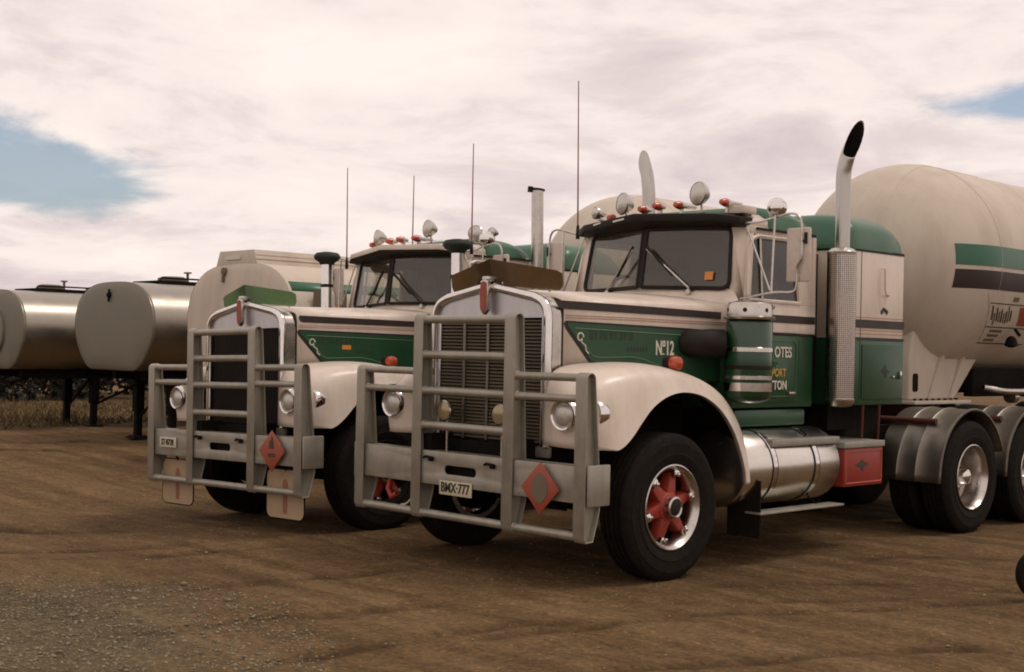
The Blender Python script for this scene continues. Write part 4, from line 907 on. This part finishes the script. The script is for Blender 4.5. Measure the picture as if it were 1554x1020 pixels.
        mk('stay', G().tube([S(.87, 1.19, 2.62), S(1.11, 1.17, 2.12)], .008, 6), CHROMED, fr)
        g = G().box(s*1.30-.105, s*1.30+.105, 1.255, 1.285, 2.185, 2.600)
        mh = mk('mirror', g, MIRBACK, t, .012)
        mk('mirror_glass', G().box(s*1.30-.092, s*1.30+.092, 1.2855, 1.288, 2.20, 2.585), CHROME, mh)
        mk('mirror_clamp', G().box(s*1.375-.010, s*1.375+.010, 1.240, 1.256, 2.475, 2.56).cyl(S(1.335, 1.235, 2.495), S(1.375, 1.248, 2.495), .008, n=8), BLACK, mh)
        if s > 0:
            sp2 = mk('spot_lamp', G().lathe([(0, .02), (.05, .0), (.075, -.05), (.078, -.075), (.070, -.082)], (0, 0, 0), 'y', 24, False), CHROME, t, loc=(1.135, 1.20, 2.775)); sp2.rotation_euler = (.1, 0, -2.6)
            mk('lens', G().lathe([(0, -.095), (.04, -.092), (.071, -.080)], (0, 0, 0), 'y', 24, False), LENS, sp2)
    # ---- lamps and horns across the roof
    def spot(x, y, z, r, rz):
        o = mk('roof_lamp', G().lathe([(.0, .10), (r*.35, .095), (r*.8, .045), (r, 0), (r*.93, -.012)], (0, 0, 0), 'y', 28, False), CHROMED, t, loc=(x, y, z)); o.rotation_euler = (-.06, 0, rz)
        mk('lens', G().lathe([(0, -.032), (r*.5, -.028), (r*.93, -.008)], (0, 0, 0), 'y', 28, False), LENS, o)
        mk('bracket', G().tube([(0, .04, -r*.8), (0, .05, -z+2.76)], .009, 6).box(-.03, .03, .03, .07, -z+2.755, -z+2.765), CHROMED, o)
        return o
    if one: spots = [(-.66, 1.10, 2.815, .055, -.35), (-.345, 1.09, 2.875, .098, -.30), (.46, 1.09, 2.905, .100, -.18)]
    else: spots = [(-.34, 1.06, 2.86, .088, -.30), (.46, 1.06, 2.90, .092, -.20), (.90, 1.30, 2.84, .085, .3), (.80, 1.62, 2.885, .05, .2)]
    for a in spots: spot(*a)
    bl = [(-.46, 1.04, 2.76), (-.07, .985, 2.805), (.085, .985, 2.822), (.295, 1.00, 2.818), (.68, 1.10, 2.825)] if one else [(-.43, 1.04, 2.79), (-.13, 1.01, 2.81), (.04, 1.01, 2.815), (.27, 1.02, 2.815)]
    for x, y, z in bl:
        L = .26 if x > .2 else .14
        o = mk('clearance_lamp', G().lathe([(.0, -.005), (.022, 0), (.031, .03), (.036, .055), (.030, .06)], (x, y, z), 'y', 16, False), AMBER, t)
        mk('lamp_body', G().lathe([(.034, .06), (.034, .09), (.022, .10), (.018, L), (0, L+.01)], (x, y, z), 'y', 14, False).box(x-.012, x+.012, y+.07, y+.10, 2.745, z-.015), CHROMED, o)
    if one: mk('roof_box', G().box(.66, .84, 1.18, 1.36, 2.735, 2.80), CREAM, t, .01)
    # ---- aerials
    if one: ants = [(-.955, 1.19, 2.66, 4.02, -.03)]
    else: ants = [(-.99, 1.16, 2.62, 3.68, 0), (1.04, 1.12, 2.66, 3.70, .02), (-.60, 1.75, 2.78, 3.62, .02)]
    for x, y, z0, z1, ln in ants:
        a = mk('aerial', G().tube([(x, y, z0), (x+ln*.5, y, (z0+z1)/2), (x+ln, y, z1)], [.008, .006, .0045], 6), ANT, t)
        mk('spring_base', G().lathe([(0, z0-.05), (.018, z0-.05), (.018, z0), (.012, z0+.07), (0, z0+.08)], (x, y, 0), 'z', 10, False), BLACK, a)
    if not one:
        for s in (-1, 1):       # hanging cream flaps under the bar
            fx = s*.86
            fl = mk('bumper_flap', G().prism(rrect(fx-.27, fx+.27, .155, .575, .07, 5), 'y', -.90, -.892), FLAP, t); fl['label'] = 'cream rubber flap with a reddish figure'
            mk('mark', G().prism([(fx-.03, .20), (fx+.03, .20), (fx+.035, .40), (fx+.045, .44), (fx+.02, .49), (fx-.02, .49), (fx-.04, .44), (fx-.03, .40)], 'y', -.903, -.9005), FLAPMK, fl)
            mk('edge', G().tube([(a, -.896, b) for a, b in rrect(fx-.27, fx+.27, .155, .575, .07, 5)], .007, 5, closed=True), RUBBER, fl)
            mk('hanger', G().tube([(fx, -.89, .56), (fx, -.93, .63)], .01, 6), CHASSIS, fl)
    return t

# ================================================================== gas tanker trailer (round ended)
def gas_trailer(loc, rot, label, signs, R=1.07, yc=5.15, zc=2.555, L=6.6):
    t = root('tanker_trailer', label, 'trailer', group='white gas tanker trailers'); t.location = loc; t.rotation_euler = rot
    def rad(y):
        if y < yc: return math.sqrt(max(0, R*R-(y-yc)**2))
        if y > yc+L: return math.sqrt(max(0, R*R-(y-yc-L)**2))
        return R
    prof = [(R*math.sin(a), yc-R*math.cos(a)) for a in [i*PI/2/20 for i in range(21)]]
    prof[0] = (0.0, yc-R)
    prof += [(R, yc+L*i/6) for i in range(1, 7)]+[(R*math.cos(a), yc+L+R*math.sin(a)) for a in [i*PI/2/14 for i in range(1, 15)]]
    prof[-1] = (0.0, yc+L+R)
    sh = mk('tank_shell', G().lathe(prof, (0, 0, zc), 'y', 72, False), TANKW, t, angle=80)
    for y in (yc-.002, yc+2.2, yc+4.4, yc+L): mk('weld_seam', G().tube([(R*math.cos(a*PI/36), y, zc+R*math.sin(a*PI/36)) for a in range(72)], .0045, 5, closed=True), TANKW, sh)
    mk('weld_seam', G().tube([(.30, y, zc+math.sqrt(rad(y)**2-.09)) for y in [yc-.9+i*.1 for i in range(20)]], .004, 5), TANKW, sh)
    def band(name, y0, y1, z0, z1, m, s=1, off=.003, skew=0.0, par=None, ny=None):
        ny = ny or max(2, int((y1-y0)/.10)); nz = 6; rows = []
        for i in range(ny+1):
            row = []
            for j in range(nz+1):
                z = z0+(z1-z0)*j/nz; y = y0+(y1-y0)*i/ny+skew*(z-z0); r = rad(y)+off
                row.append((s*math.sqrt(max(.0001, r*r-(z-zc)**2)), y, z))
            rows.append(row)
        return mk(name, G().loft(rows, False, False), m, par or sh, angle=80)
    for s in (1, -1):
        band('green_band', yc-.60, yc+L, 2.523, 2.728, TANKG, s); band('black_band', yc-.60, yc+L, 2.300, 2.482, TANKB, s)
    if signs:
        y0 = yc+.16
        b = band('hazard_sign', y0, y0+1.0, 1.78, 2.262, TANKW, 1, .004, -.70)
        def sb(nm, a0, a1, z0, z1, m, off=.0065, skew=-.70): return band(nm, y0+a0-.70*(z0-1.78)*1.0, y0+a1-.70*(z0-1.78), z0, z1, m, 1, off, skew, b, 4)
        for a0, a1, z0, z1 in ((0, 1.0, 1.775, 1.785), (0, 1.0, 1.935, 1.945), (.02, 1.0, 2.165, 2.175)): sb('sign_rule', a0, a1, z0, z1, INK)
        rs = random.Random(2)
        for k in range(9):
            a = .06+.05*k; sb('sign_mark', a, a+.03, 1.96+rs.uniform(0, .05), 2.07+rs.uniform(0, .08), PMARK if k % 2 else INK)
        for k in range(3): sb('sign_mark', .08+.02*k, .30+.04*k, 1.80+.045*k, 1.825+.045*k, PMARK)
        sb('red_block', .66, .90, 1.965, 2.15, PLACARD)
        band('small_sign', yc+.36, yc+.48, 2.20, 2.245, PMARK, 1, .007, 0, b, 3)
    # front pedestal with gussets standing on the turntable plate
    g = G().prism([(yc-.74, 1.195), (yc+.18, 1.195), (yc+.74, 1.68), (yc+.74, 1.96), (yc-.64, 1.98), (yc-.74, 1.60)], 'x', -.50, .50)
    pd = mk('pedestal', g, TANKW, t, .03, seg=3)
    for y in (yc-.38, yc+.05):
        mk('gusset', G().hexa([(.50, y-.012, 1.20), (.512, y-.012, 1.20), (.512, y+.012, 1.20), (.50, y+.012, 1.20)], [(.50, y+.245, 1.70), (.545, y+.245, 1.66), (.545, y+.269, 1.66), (.50, y+.269, 1.70)]), TANKW, pd, .004)
    mk('skid_plate', G().box(-.62, .62, yc-.84, yc+.30, 1.160, 1.194), TANKW, pd, .006)
    for k in range(8): mk('bolt', G().lathe([(0, 1.196), (.016, 1.196), (.016, 1.215), (0, 1.215)], (.56, yc-.74+k*.12, 0), 'z', 6, False), CHASSIS, pd)
    mk('side_hatch', G().prism(rrect(yc-.68, yc-.58, 1.28, 1.46, .03, 3), 'x', .50, .506), CHASSIS, pd)
    mk('relief_valve', G().tube([(.95, yc+.55, 1.93), (1.0, yc+.56, 1.86)], .018, 8).lathe([(.02, 1.74), (.07, 1.76), (.05, 1.83), (.02, 1.86)], (.90, yc+.58, 0), 'z', 12, True), CHASSIS, t)
    # rear subframe, pipework, axles
    mk('subframe', G().box(-.48, -.38, yc+.60, yc+L+.6, 1.22, 1.52).box(.38, .48, yc+.60, yc+L+.6, 1.22, 1.52).box(-.4, .4, yc+2.2, yc+2.4, 1.2, 1.6).box(-.4, .4, yc+L-.8, yc+L-.6, 1.2, 1.6), CHASSIS, t, .005)
    mk('pipework', G().tube(cr([(.55, yc+.7, 1.32), (.70, yc+1.0, 1.28), (.72, yc+2.0, 1.30), (.55, yc+2.6, 1.35)], 5), .035, 10).lathe([(.0, .0), (.07, 0), (.07, .10), (0, .10)], (.60, yc+1.2, 1.22), 'y', 14, False), CHROMED, t)
    mk('landing_leg', G().box(.50, .62, yc+2.0, yc+2.12, .35, 1.45).box(.44, .68, yc+1.94, yc+2.18, .33, .36), CHASSIS, t); mk('landing_leg', G().box(-.62, -.50, yc+2.0, yc+2.12, .35, 1.45).box(-.68, -.44, yc+1.94, yc+2.18, .33, .36), CHASSIS, t)
    for y in (yc+L-1.2, yc+L+.05):
        mk('axle', G().cyl((-.95, y, .52), (.95, y, .52), .065, n=12).box(-.5, -.36, y-.3, y+.3, .58, 1.24).box(.36, .5, y-.3, y+.3, .58, 1.24), CHASSIS, t)
        for s in (1, -1): dual_wheel(t, s*1.085, y, .525, s, 'trailer_wheel', False)
    return t

# ================================================================== fuel tanker trailers parked on their legs
SEC = [(0, 1.0), (.25, .992), (.48, .95), (.68, .85), (.85, .67), (.955, .43), (1.0, .16), (1.0, -.08), (.955, -.34), (.87, -.58), (.765, -.78), (.66, -.92), (.56, -.985), (.46, -1.0), (0, -1.0)]
SEC = [(p.x, p.y) for p in cr([(a, b, 0) for a, b in SEC], 3)]
def fuel_trailer(x, y0, rz, w, zb, zt, L, label, kind, legs, gz):
    t = root('tanker_trailer', label, 'trailer', (x, y0, 0), rz, 'fuel tanker trailers parked in a row')
    hw, hz, zc = w/2, (zt-zb)/2, (zt+zb)/2
    def ring(y, k=1.0, dz=0):
        half = [(a*hw*k, zc+b*hz*k) for a, b in SEC]; full = half+[(-a, b) for a, b in reversed(half[1:-1])]
        return [(a, y, b) for a, b in full]
    bm = TANKW if kind == 'white' else BARREL
    sh = mk('barrel', G().loft([ring(y) for y in [.012]+[L*i/5 for i in range(1, 6)]], True, False), bm, t, angle=50)
    rings = [ring(-.035, .30), ring(-.030, .62), ring(-.018, .86), ring(.0, .965), ring(.012, .99), ring(.022, 1.004), ring(.045, 1.006), ring(.05, 1.0)]
    mk('end_plate', G().loft(rings, True, True), TANKW if kind == 'white' else ENDPL, t, angle=60)
    mk('rear_plate', G().loft([ring(L), ring(L+.03, .9), ring(L+.05, .4)], True, True), TANKW if kind == 'white' else ENDPL, t, angle=60)
    for y in (L*.2, L*.4, L*.6, L*.8): mk('ring_seam', G().tube(ring(y, 1.002), .006, 5, closed=True), bm, sh)
    # top walkway / coaming
    if kind == 'white':
        ca = [(-.49, zt-.05), (-.40, zt+.165), (.40, zt+.165), (.49, zt-.05)]
        mk('coaming', G().loft([[(a-.06, y, b) for a, b in ca] for y in (.015, L-.3)], True, True), TANKW, t, .008)
        for dz in (.05, .10): mk('coaming_rib', G().box(.385+.09*(1-dz/.165)-.06, .40+.09*(1-dz/.165)-.06, .02, L-.35, zt+dz-.004, zt+dz+.004), TANKW, t)
        mk('maker_plate', G().box(-.30, .05, .0, .012, zt+.05, zt+.10), WHITEP, t)
        mk('vent_fitting', G().cyl((-.27, -.05, zt-.10), (-.27, .02, zt-.10), .05, n=14).tube([(-.27, -.04, zt-.1), (-.28, -.045, zt-.24)], .02, 8), PMARK, t)
        rows = []
        for s in (1, -1):
            rows = []
            for y in [.05+i*.5 for i in range(int(L/.5))]:
                rows.append([(s*(hw*a+.003), y, zc+b*hz) for a, b in SEC if 0.50 <= b <= 0.69])
            mk('green_band', G().loft(rows, False, False), TANKG, sh, solid=.002)
    else:
        mk('walkway', G().box(-.42, .42, .55, L-.3, zt+.02, zt+.045).box(-.42, -.39, .55, L-.3, zt-.02, zt+.02).box(.39, .42, .55, L-.3, zt-.02, zt+.02), CHASSIS, t)
        for y in (1.0, 1.9, 3.4, 5.0): 
            h = mk('hatch', G().lathe([(0, zt+.04), (.23, zt+.04), (.23, zt+.10), (.16, zt+.13), (0, zt+.135)], (0, y, 0), 'z', 20, False), PMARK, t)
            mk('vent', G().cyl((.1, y+.2, zt+.05), (.1, y+.2, zt+.19), .022, n=8).box(.05, .15, y+.16, y+.24, zt+.185, zt+.21), PMARK, h)
        mk('vent_fitting', G().lathe([(0, -.06), (.035, -.05), (.05, .0)], (-.02, -.02, zt-.20), 'y', 12, False).tube([(-.02, -.045, zt-.11), (-.02, -.05, zt-.30)], .016, 8), CHASSIS, t)
        mk('top_rail', G().tube([(.30, .6, zt+.03), (.30, .65, zt+.09), (.30, L-.4, zt+.09)], .014, 6), CHASSIS, t)
    if kind == 'white': mk('rub_rail', G().box(hw-.002, hw+.025, .25, L-.1, zc-.13, zc-.09).box(-hw-.025, -hw+.002, .25, L-.1, zc-.13, zc-.09), ALU if kind != 'white' else TANKW, t)
    mk('subframe', G().box(-.52, -.40, .30, L-.1, zb-.14, zb+.06).box(.40, .52, .30, L-.1, zb-.14, zb+.06).box(-.6, .6, .6, 1.6, zb-.16, zb-.02).box(-1.0, 1.0, 3.0, 4.6, zb-.30, zb-.02).box(-.95, .95, L-2.7, L-.2, zb-.2, zb-.01), CHASSIS, t, .005)
    for lx in (-.52, .52):
        mk('landing_leg', G().box(lx-.07, lx+.07, legs-.07, legs+.07, gz+.42, zb-.02).box(lx-.05, lx+.05, legs-.05, legs+.05, gz+.03, gz+.45).hexa([(lx-.16, legs-.15, gz), (lx+.16, legs-.15, gz), (lx+.16, legs+.15, gz), (lx-.16, legs+.15, gz)], [(lx-.10, legs-.10, gz+.05), (lx+.10, legs-.10, gz+.05), (lx+.10, legs+.10, gz+.05), (lx-.10, legs+.10, gz+.05)]), CHASSIS, t, .004)
    mk('leg_brace', G().tube([(-.50, legs, gz+.30), (.50, legs, zb-.06)], .022, 6).tube([(.52, legs+.02, gz+.40), (.52, legs+1.3, zb-.06)], .022, 6), CHASSIS, t)
    mk('hose', G().tube(cr([(-.3, .5, zb-.12), (-.4, .35, zb-.22), (-.2, .4, zb-.26), (.0, .7, zb-.14)], 5), .018, 6), CHASSIS, t)
    for y in (L-2.3, L-1.05):
        mk('axle', G().cyl((-.95, y, gz+.52), (.95, y, gz+.52), .065, n=12).box(-.5, -.36, y-.3, y+.3, gz+.58, zb-.1).box(.36, .5, y-.3, y+.3, gz+.58, zb-.1), CHASSIS, t)
        for s in (1, -1): dual_wheel(t, s*1.085, y, gz+.525, s, 'trailer_wheel', False)
    if kind == 'hatched':
        mh = mk('end_manhole', G().lathe([(0, -.085), (.36, -.080), (.385, -.07), (.385, -.02)], (.20, 0, zc-.05), 'y', 32, False), ENDPL, t)
        mk('hatch_bar', G().tube(cr([(-.05, -.09, zc-.20), (.2, -.10, zc-.26), (.45, -.09, zc-.12)], 5), .014, 6), CHASSIS, mh)
    if kind == 'white':
        z0 = zc+.14*hz
        sg = mk('sign_board', G().box(hw+.004, hw+.012, .30, .80, z0, z0+.30), PMARK, t)
        mk('orange_quadrant', G().prism([(.42, z0+.01)]+[(.70-.27*math.cos(a*PI/16), z0+.01+.25*math.sin(a*PI/16)) for a in range(9)]+[(.70, z0+.01)], 'x', hw+.012, hw+.015), ORANGE, sg)
    return t

# ================================================================== vegetation
def leafy(name, loc, rx, ry, h, n, m, stemm, label, cat, group):
    t = root(name, label, cat, loc, random.uniform(0, 6), group)
    rs = np.random.RandomState(random.randint(0, 99999))
    g = G()
    for k in range(6):
        a = rs.uniform(0, 6.28); q = rs.uniform(.3, .7)
        g.tube([(0, 0, -.05), (rx*.3*math.cos(a), ry*.3*math.sin(a), h*.35), (rx*q*math.cos(a), ry*q*math.sin(a), h*.8)], [.04, .025, .008], 5)
    mk('stem', g, stemm, t)
    cl = [(rs.uniform(-.6, .6)*rx, rs.uniform(-.6, .6)*ry, rs.uniform(.05, .85)*h, rs.uniform(.25, .48)) for _ in range(14)]
    V = np.zeros((n, 4, 3))
    for i in range(n):
        c = cl[rs.randint(len(cl))]; d = rs.normal(size=3); d /= np.linalg.norm(d); rr = c[3]*rs.uniform(.45, 1.05)
        p = np.array([c[0]+d[0]*rr*rx, c[1]+d[1]*rr*ry, max(.03, c[2]+d[2]*rr*h*.5)])
        u = rs.normal(size=3); u /= np.linalg.norm(u); v = np.cross(u, rs.normal(size=3)); v /= np.linalg.norm(v); s = rs.uniform(.05, .11)
        V[i] = [p-u*s, p+v*s*.45, p+u*s, p-v*s*.45]
    me = bpy.data.meshes.new('foliage'); me.from_pydata(V.reshape(-1, 3).tolist(), [], [(4*i, 4*i+1, 4*i+2, 4*i+3) for i in range(n)])
    mk('foliage', me, m, t); return t
LEAF = mat('scrub_leaf', (0.017, 0.016, 0.008), .7, var=.35, vscale=1.2)
BARK = mat('scrub_bark', (0.06, 0.045, 0.03), .9)
def grass_verge():
    rs = np.random.RandomState(11); n = 42000
    x = -15.0-8.0*rs.rand(n)**1.3; y = -14+44*rs.rand(n); x += .5*np.sin(y*.9)+.25*np.sin(y*2.3)
    z = ground_z(x, y)-.01; h = rs.uniform(.05, .20, n)*(.5+vnoise(x*.8, y*.8, 9)); a = rs.uniform(0, 6.28, n); w = rs.uniform(.008, .018, n)
    lx = rs.normal(0, .10, n); ly = rs.normal(0, .10, n)
    V = np.zeros((n, 3, 3)); V[:, 0] = np.stack([x-w*np.cos(a), y-w*np.sin(a), z], -1); V[:, 1] = np.stack([x+w*np.cos(a), y+w*np.sin(a), z], -1); V[:, 2] = np.stack([x+lx, y+ly, z+h], -1)
    me = bpy.data.meshes.new('grass'); me.vertices.add(3*n); me.vertices.foreach_set('co', V.ravel())
    me.loops.add(3*n); me.loops.foreach_set('vertex_index', np.arange(3*n, dtype=np.int32)); me.polygons.add(n)
    me.polygons.foreach_set('loop_start', np.arange(0, 3*n, 3, dtype=np.int32)); me.polygons.foreach_set('loop_total', np.full(n, 3, np.int32)); me.update()
    o = mk('dry_grass', me, mat('dry_grass', (0.115, 0.074, 0.022), .8, var=.4, vscale=.9), None)
    o['kind'] = 'stuff'; o['label'] = 'dry yellow grass verge along the edge of the dirt yard'; o['category'] = 'grass'
def gravel():
    rs = np.random.RandomState(21); n = 20000
    base = [(0, 0, 1), (1, 0, .1), (.3, .95, 0), (-.8, .6, .1), (-.8, -.6, 0), (.3, -.95, .1), (0, 0, -1)]
    fc = [(0, 1, 2), (0, 2, 3), (0, 3, 4), (0, 4, 5), (0, 5, 1), (6, 2, 1), (6, 3, 2), (6, 4, 3), (6, 5, 4), (6, 1, 5)]
    B = np.array(base); ang = rs.uniform(0, 6.28, n); rad = GRAVEL[2]*1.35*rs.rand(n)**.6; th = rs.uniform(0, 6.28, n)
    far = rs.rand(n) < .38
    x = np.where(far, rs.uniform(-7, 6, n), GRAVEL[0]+rad*np.cos(th)); y = np.where(far, rs.uniform(-6, 2.5, n), GRAVEL[1]+rad*np.sin(th))
    s = rs.lognormal(-4.85, .40, n)*np.where(far, .62, 1.0); z = ground_z(x, y)+relief(x, y)*contact_flat(x, y)-.006+s*.15
    V = B[None]*s[:, None, None]*rs.uniform(.7, 1.2, (n, 7, 1)); V[:, :, 2] *= .6
    c, q = np.cos(ang)[:, None], np.sin(ang)[:, None]
    VX = V[:, :, 0]*c-V[:, :, 1]*q+x[:, None]; VY = V[:, :, 0]*q+V[:, :, 1]*c+y[:, None]; VZ = V[:, :, 2]+z[:, None]
    P_ = np.stack([VX, VY, VZ], -1).reshape(-1, 3); F = (np.array(fc)[None]+(np.arange(n)*7)[:, None, None]).reshape(-1, 3)
    me = bpy.data.meshes.new('gravel'); me.vertices.add(len(P_)); me.vertices.foreach_set('co', P_.ravel())
    me.loops.add(F.size); me.loops.foreach_set('vertex_index', F.ravel().astype(np.int32)); me.polygons.add(len(F))
    me.polygons.foreach_set('loop_start', np.arange(0, F.size, 3, dtype=np.int32)); me.polygons.foreach_set('loop_total', np.full(len(F), 3, np.int32)); me.update()
    o = mk('gravel', me, mat('pebbles', (0.20, 0.16, 0.10), .9, var=.7, vscale=22), None); o['kind'] = 'stuff'; o['label'] = 'loose grey-green gravel scattered over brown dirt'; o['category'] = 'gravel'

# ================================================================== assemble
T2 = ((-3.20, -.02, -.052), (0, -.0236, .021))
truck1 = make_truck(1); truck1.location.z = -.012
truck2 = make_truck(2); truck2.location = T2[0]; truck2.rotation_euler = T2[1]; truck2.scale = (.97, 1, .972)
for ch in truck2.children:
    if ch.name.split('.')[0] in ('bull_bar', 'number_plate', 'placard', 'bumper_flap'): ch.scale = (1/.97, 1, 1/.972)
gas_trailer((0, 0, 0), (0, 0, 0), 'white gas tanker trailer with green and black bands coupled to truck numbered 12', True)
gas_trailer((T2[0][0], T2[0][1]-.45, T2[0][2]-.08), T2[1], 'white gas tanker trailer behind the truck with green bug deflector', False)
M2 = Matrix.Translation(T2[0])@(Matrix.Rotation(T2[1][2], 4, 'Z')@Matrix.Rotation(T2[1][1], 4, 'Y'))
for s in (-1.018, 1.018, ): PADS.append((s, 0)); q = M2@Vector((s, 0, 0)); PADS.append((q.x, q.y))
for s in (-1.1, 1.1, -.75, .75):
    for y in (4.318, 5.62): PADS.append((s, y)); q = M2@Vector((s, y, 0)); PADS.append((q.x, q.y))
gz = lambda x: float(ground_z(np.array([x]), np.array([0.]))[0])
fuel_trailer(-7.38, 1.75, .0, 2.45, 1.12, 2.625, 8.5, 'white tanker trailer with raised top box and green side band', 'white', 2.2, gz(-7.4))
fuel_trailer(-11.30, 2.05, .0, 2.46, 1.17, 2.49, 8.5, 'bare metal tanker trailer standing on legs next to white green-banded tanker', 'metal', .75, gz(-11.3))
fuel_trailer(-15.05, 1.80, .0, 2.46, 1.10, 2.43, 8.5, 'bare metal tanker trailer with round end manhole beside the grass verge', 'hatched', 1.6, gz(-15))
build_ground(); grass_verge(); gravel()
k = 0
for i in range(22):
    y = -8+i*1.9+random.uniform(-.4, .4)
    leafy('scrub_bush', (-25.2+random.uniform(-.8, .8), y, gz(-25)), 1.6, 1.9, random.uniform(1.9, 2.5), 4600, LEAF, BARK, 'dark scrubby bush in the row behind the dry grass verge', 'bush', 'dark bushes behind the verge')
for i in range(18):
    leafy('scrub_bush', (-28.5+random.uniform(-.8, .8), -7+i*2.4+random.uniform(-.4, .4), gz(-28)), 1.8, 1.8, random.uniform(1.9, 2.6), 2200, LEAF, BARK, 'dark scrubby bush standing behind the front row of bushes', 'bush', 'dark bushes farther back')
# small dark wheel standing at the yard's edge
w = root('trolley_wheel', 'small dark wheel with dull red disc standing alone on the dirt', 'wheel', (3.19, 1.40, 0.176), 2.3)
mk('tyre', G().lathe([(.12, -.045), (.165, -.05), (.18, -.03), (.183, 0), (.18, .03), (.165, .05), (.12, .045)], (0, 0, 0), 'x', 32, False), RUBBER, w)
mk('disc', G().lathe([(0, -.03), (.05, -.045), (.07, -.02), (.122, -.035), (.122, .035), (.07, .02), (.05, .045), (0, .03)], (0, 0, 0), 'x', 28, False), BALLRED, w)
mk('axle_stub', G().cyl((-.09, 0, 0), (.09, 0, 0), .018, n=12), CHASSIS, w)
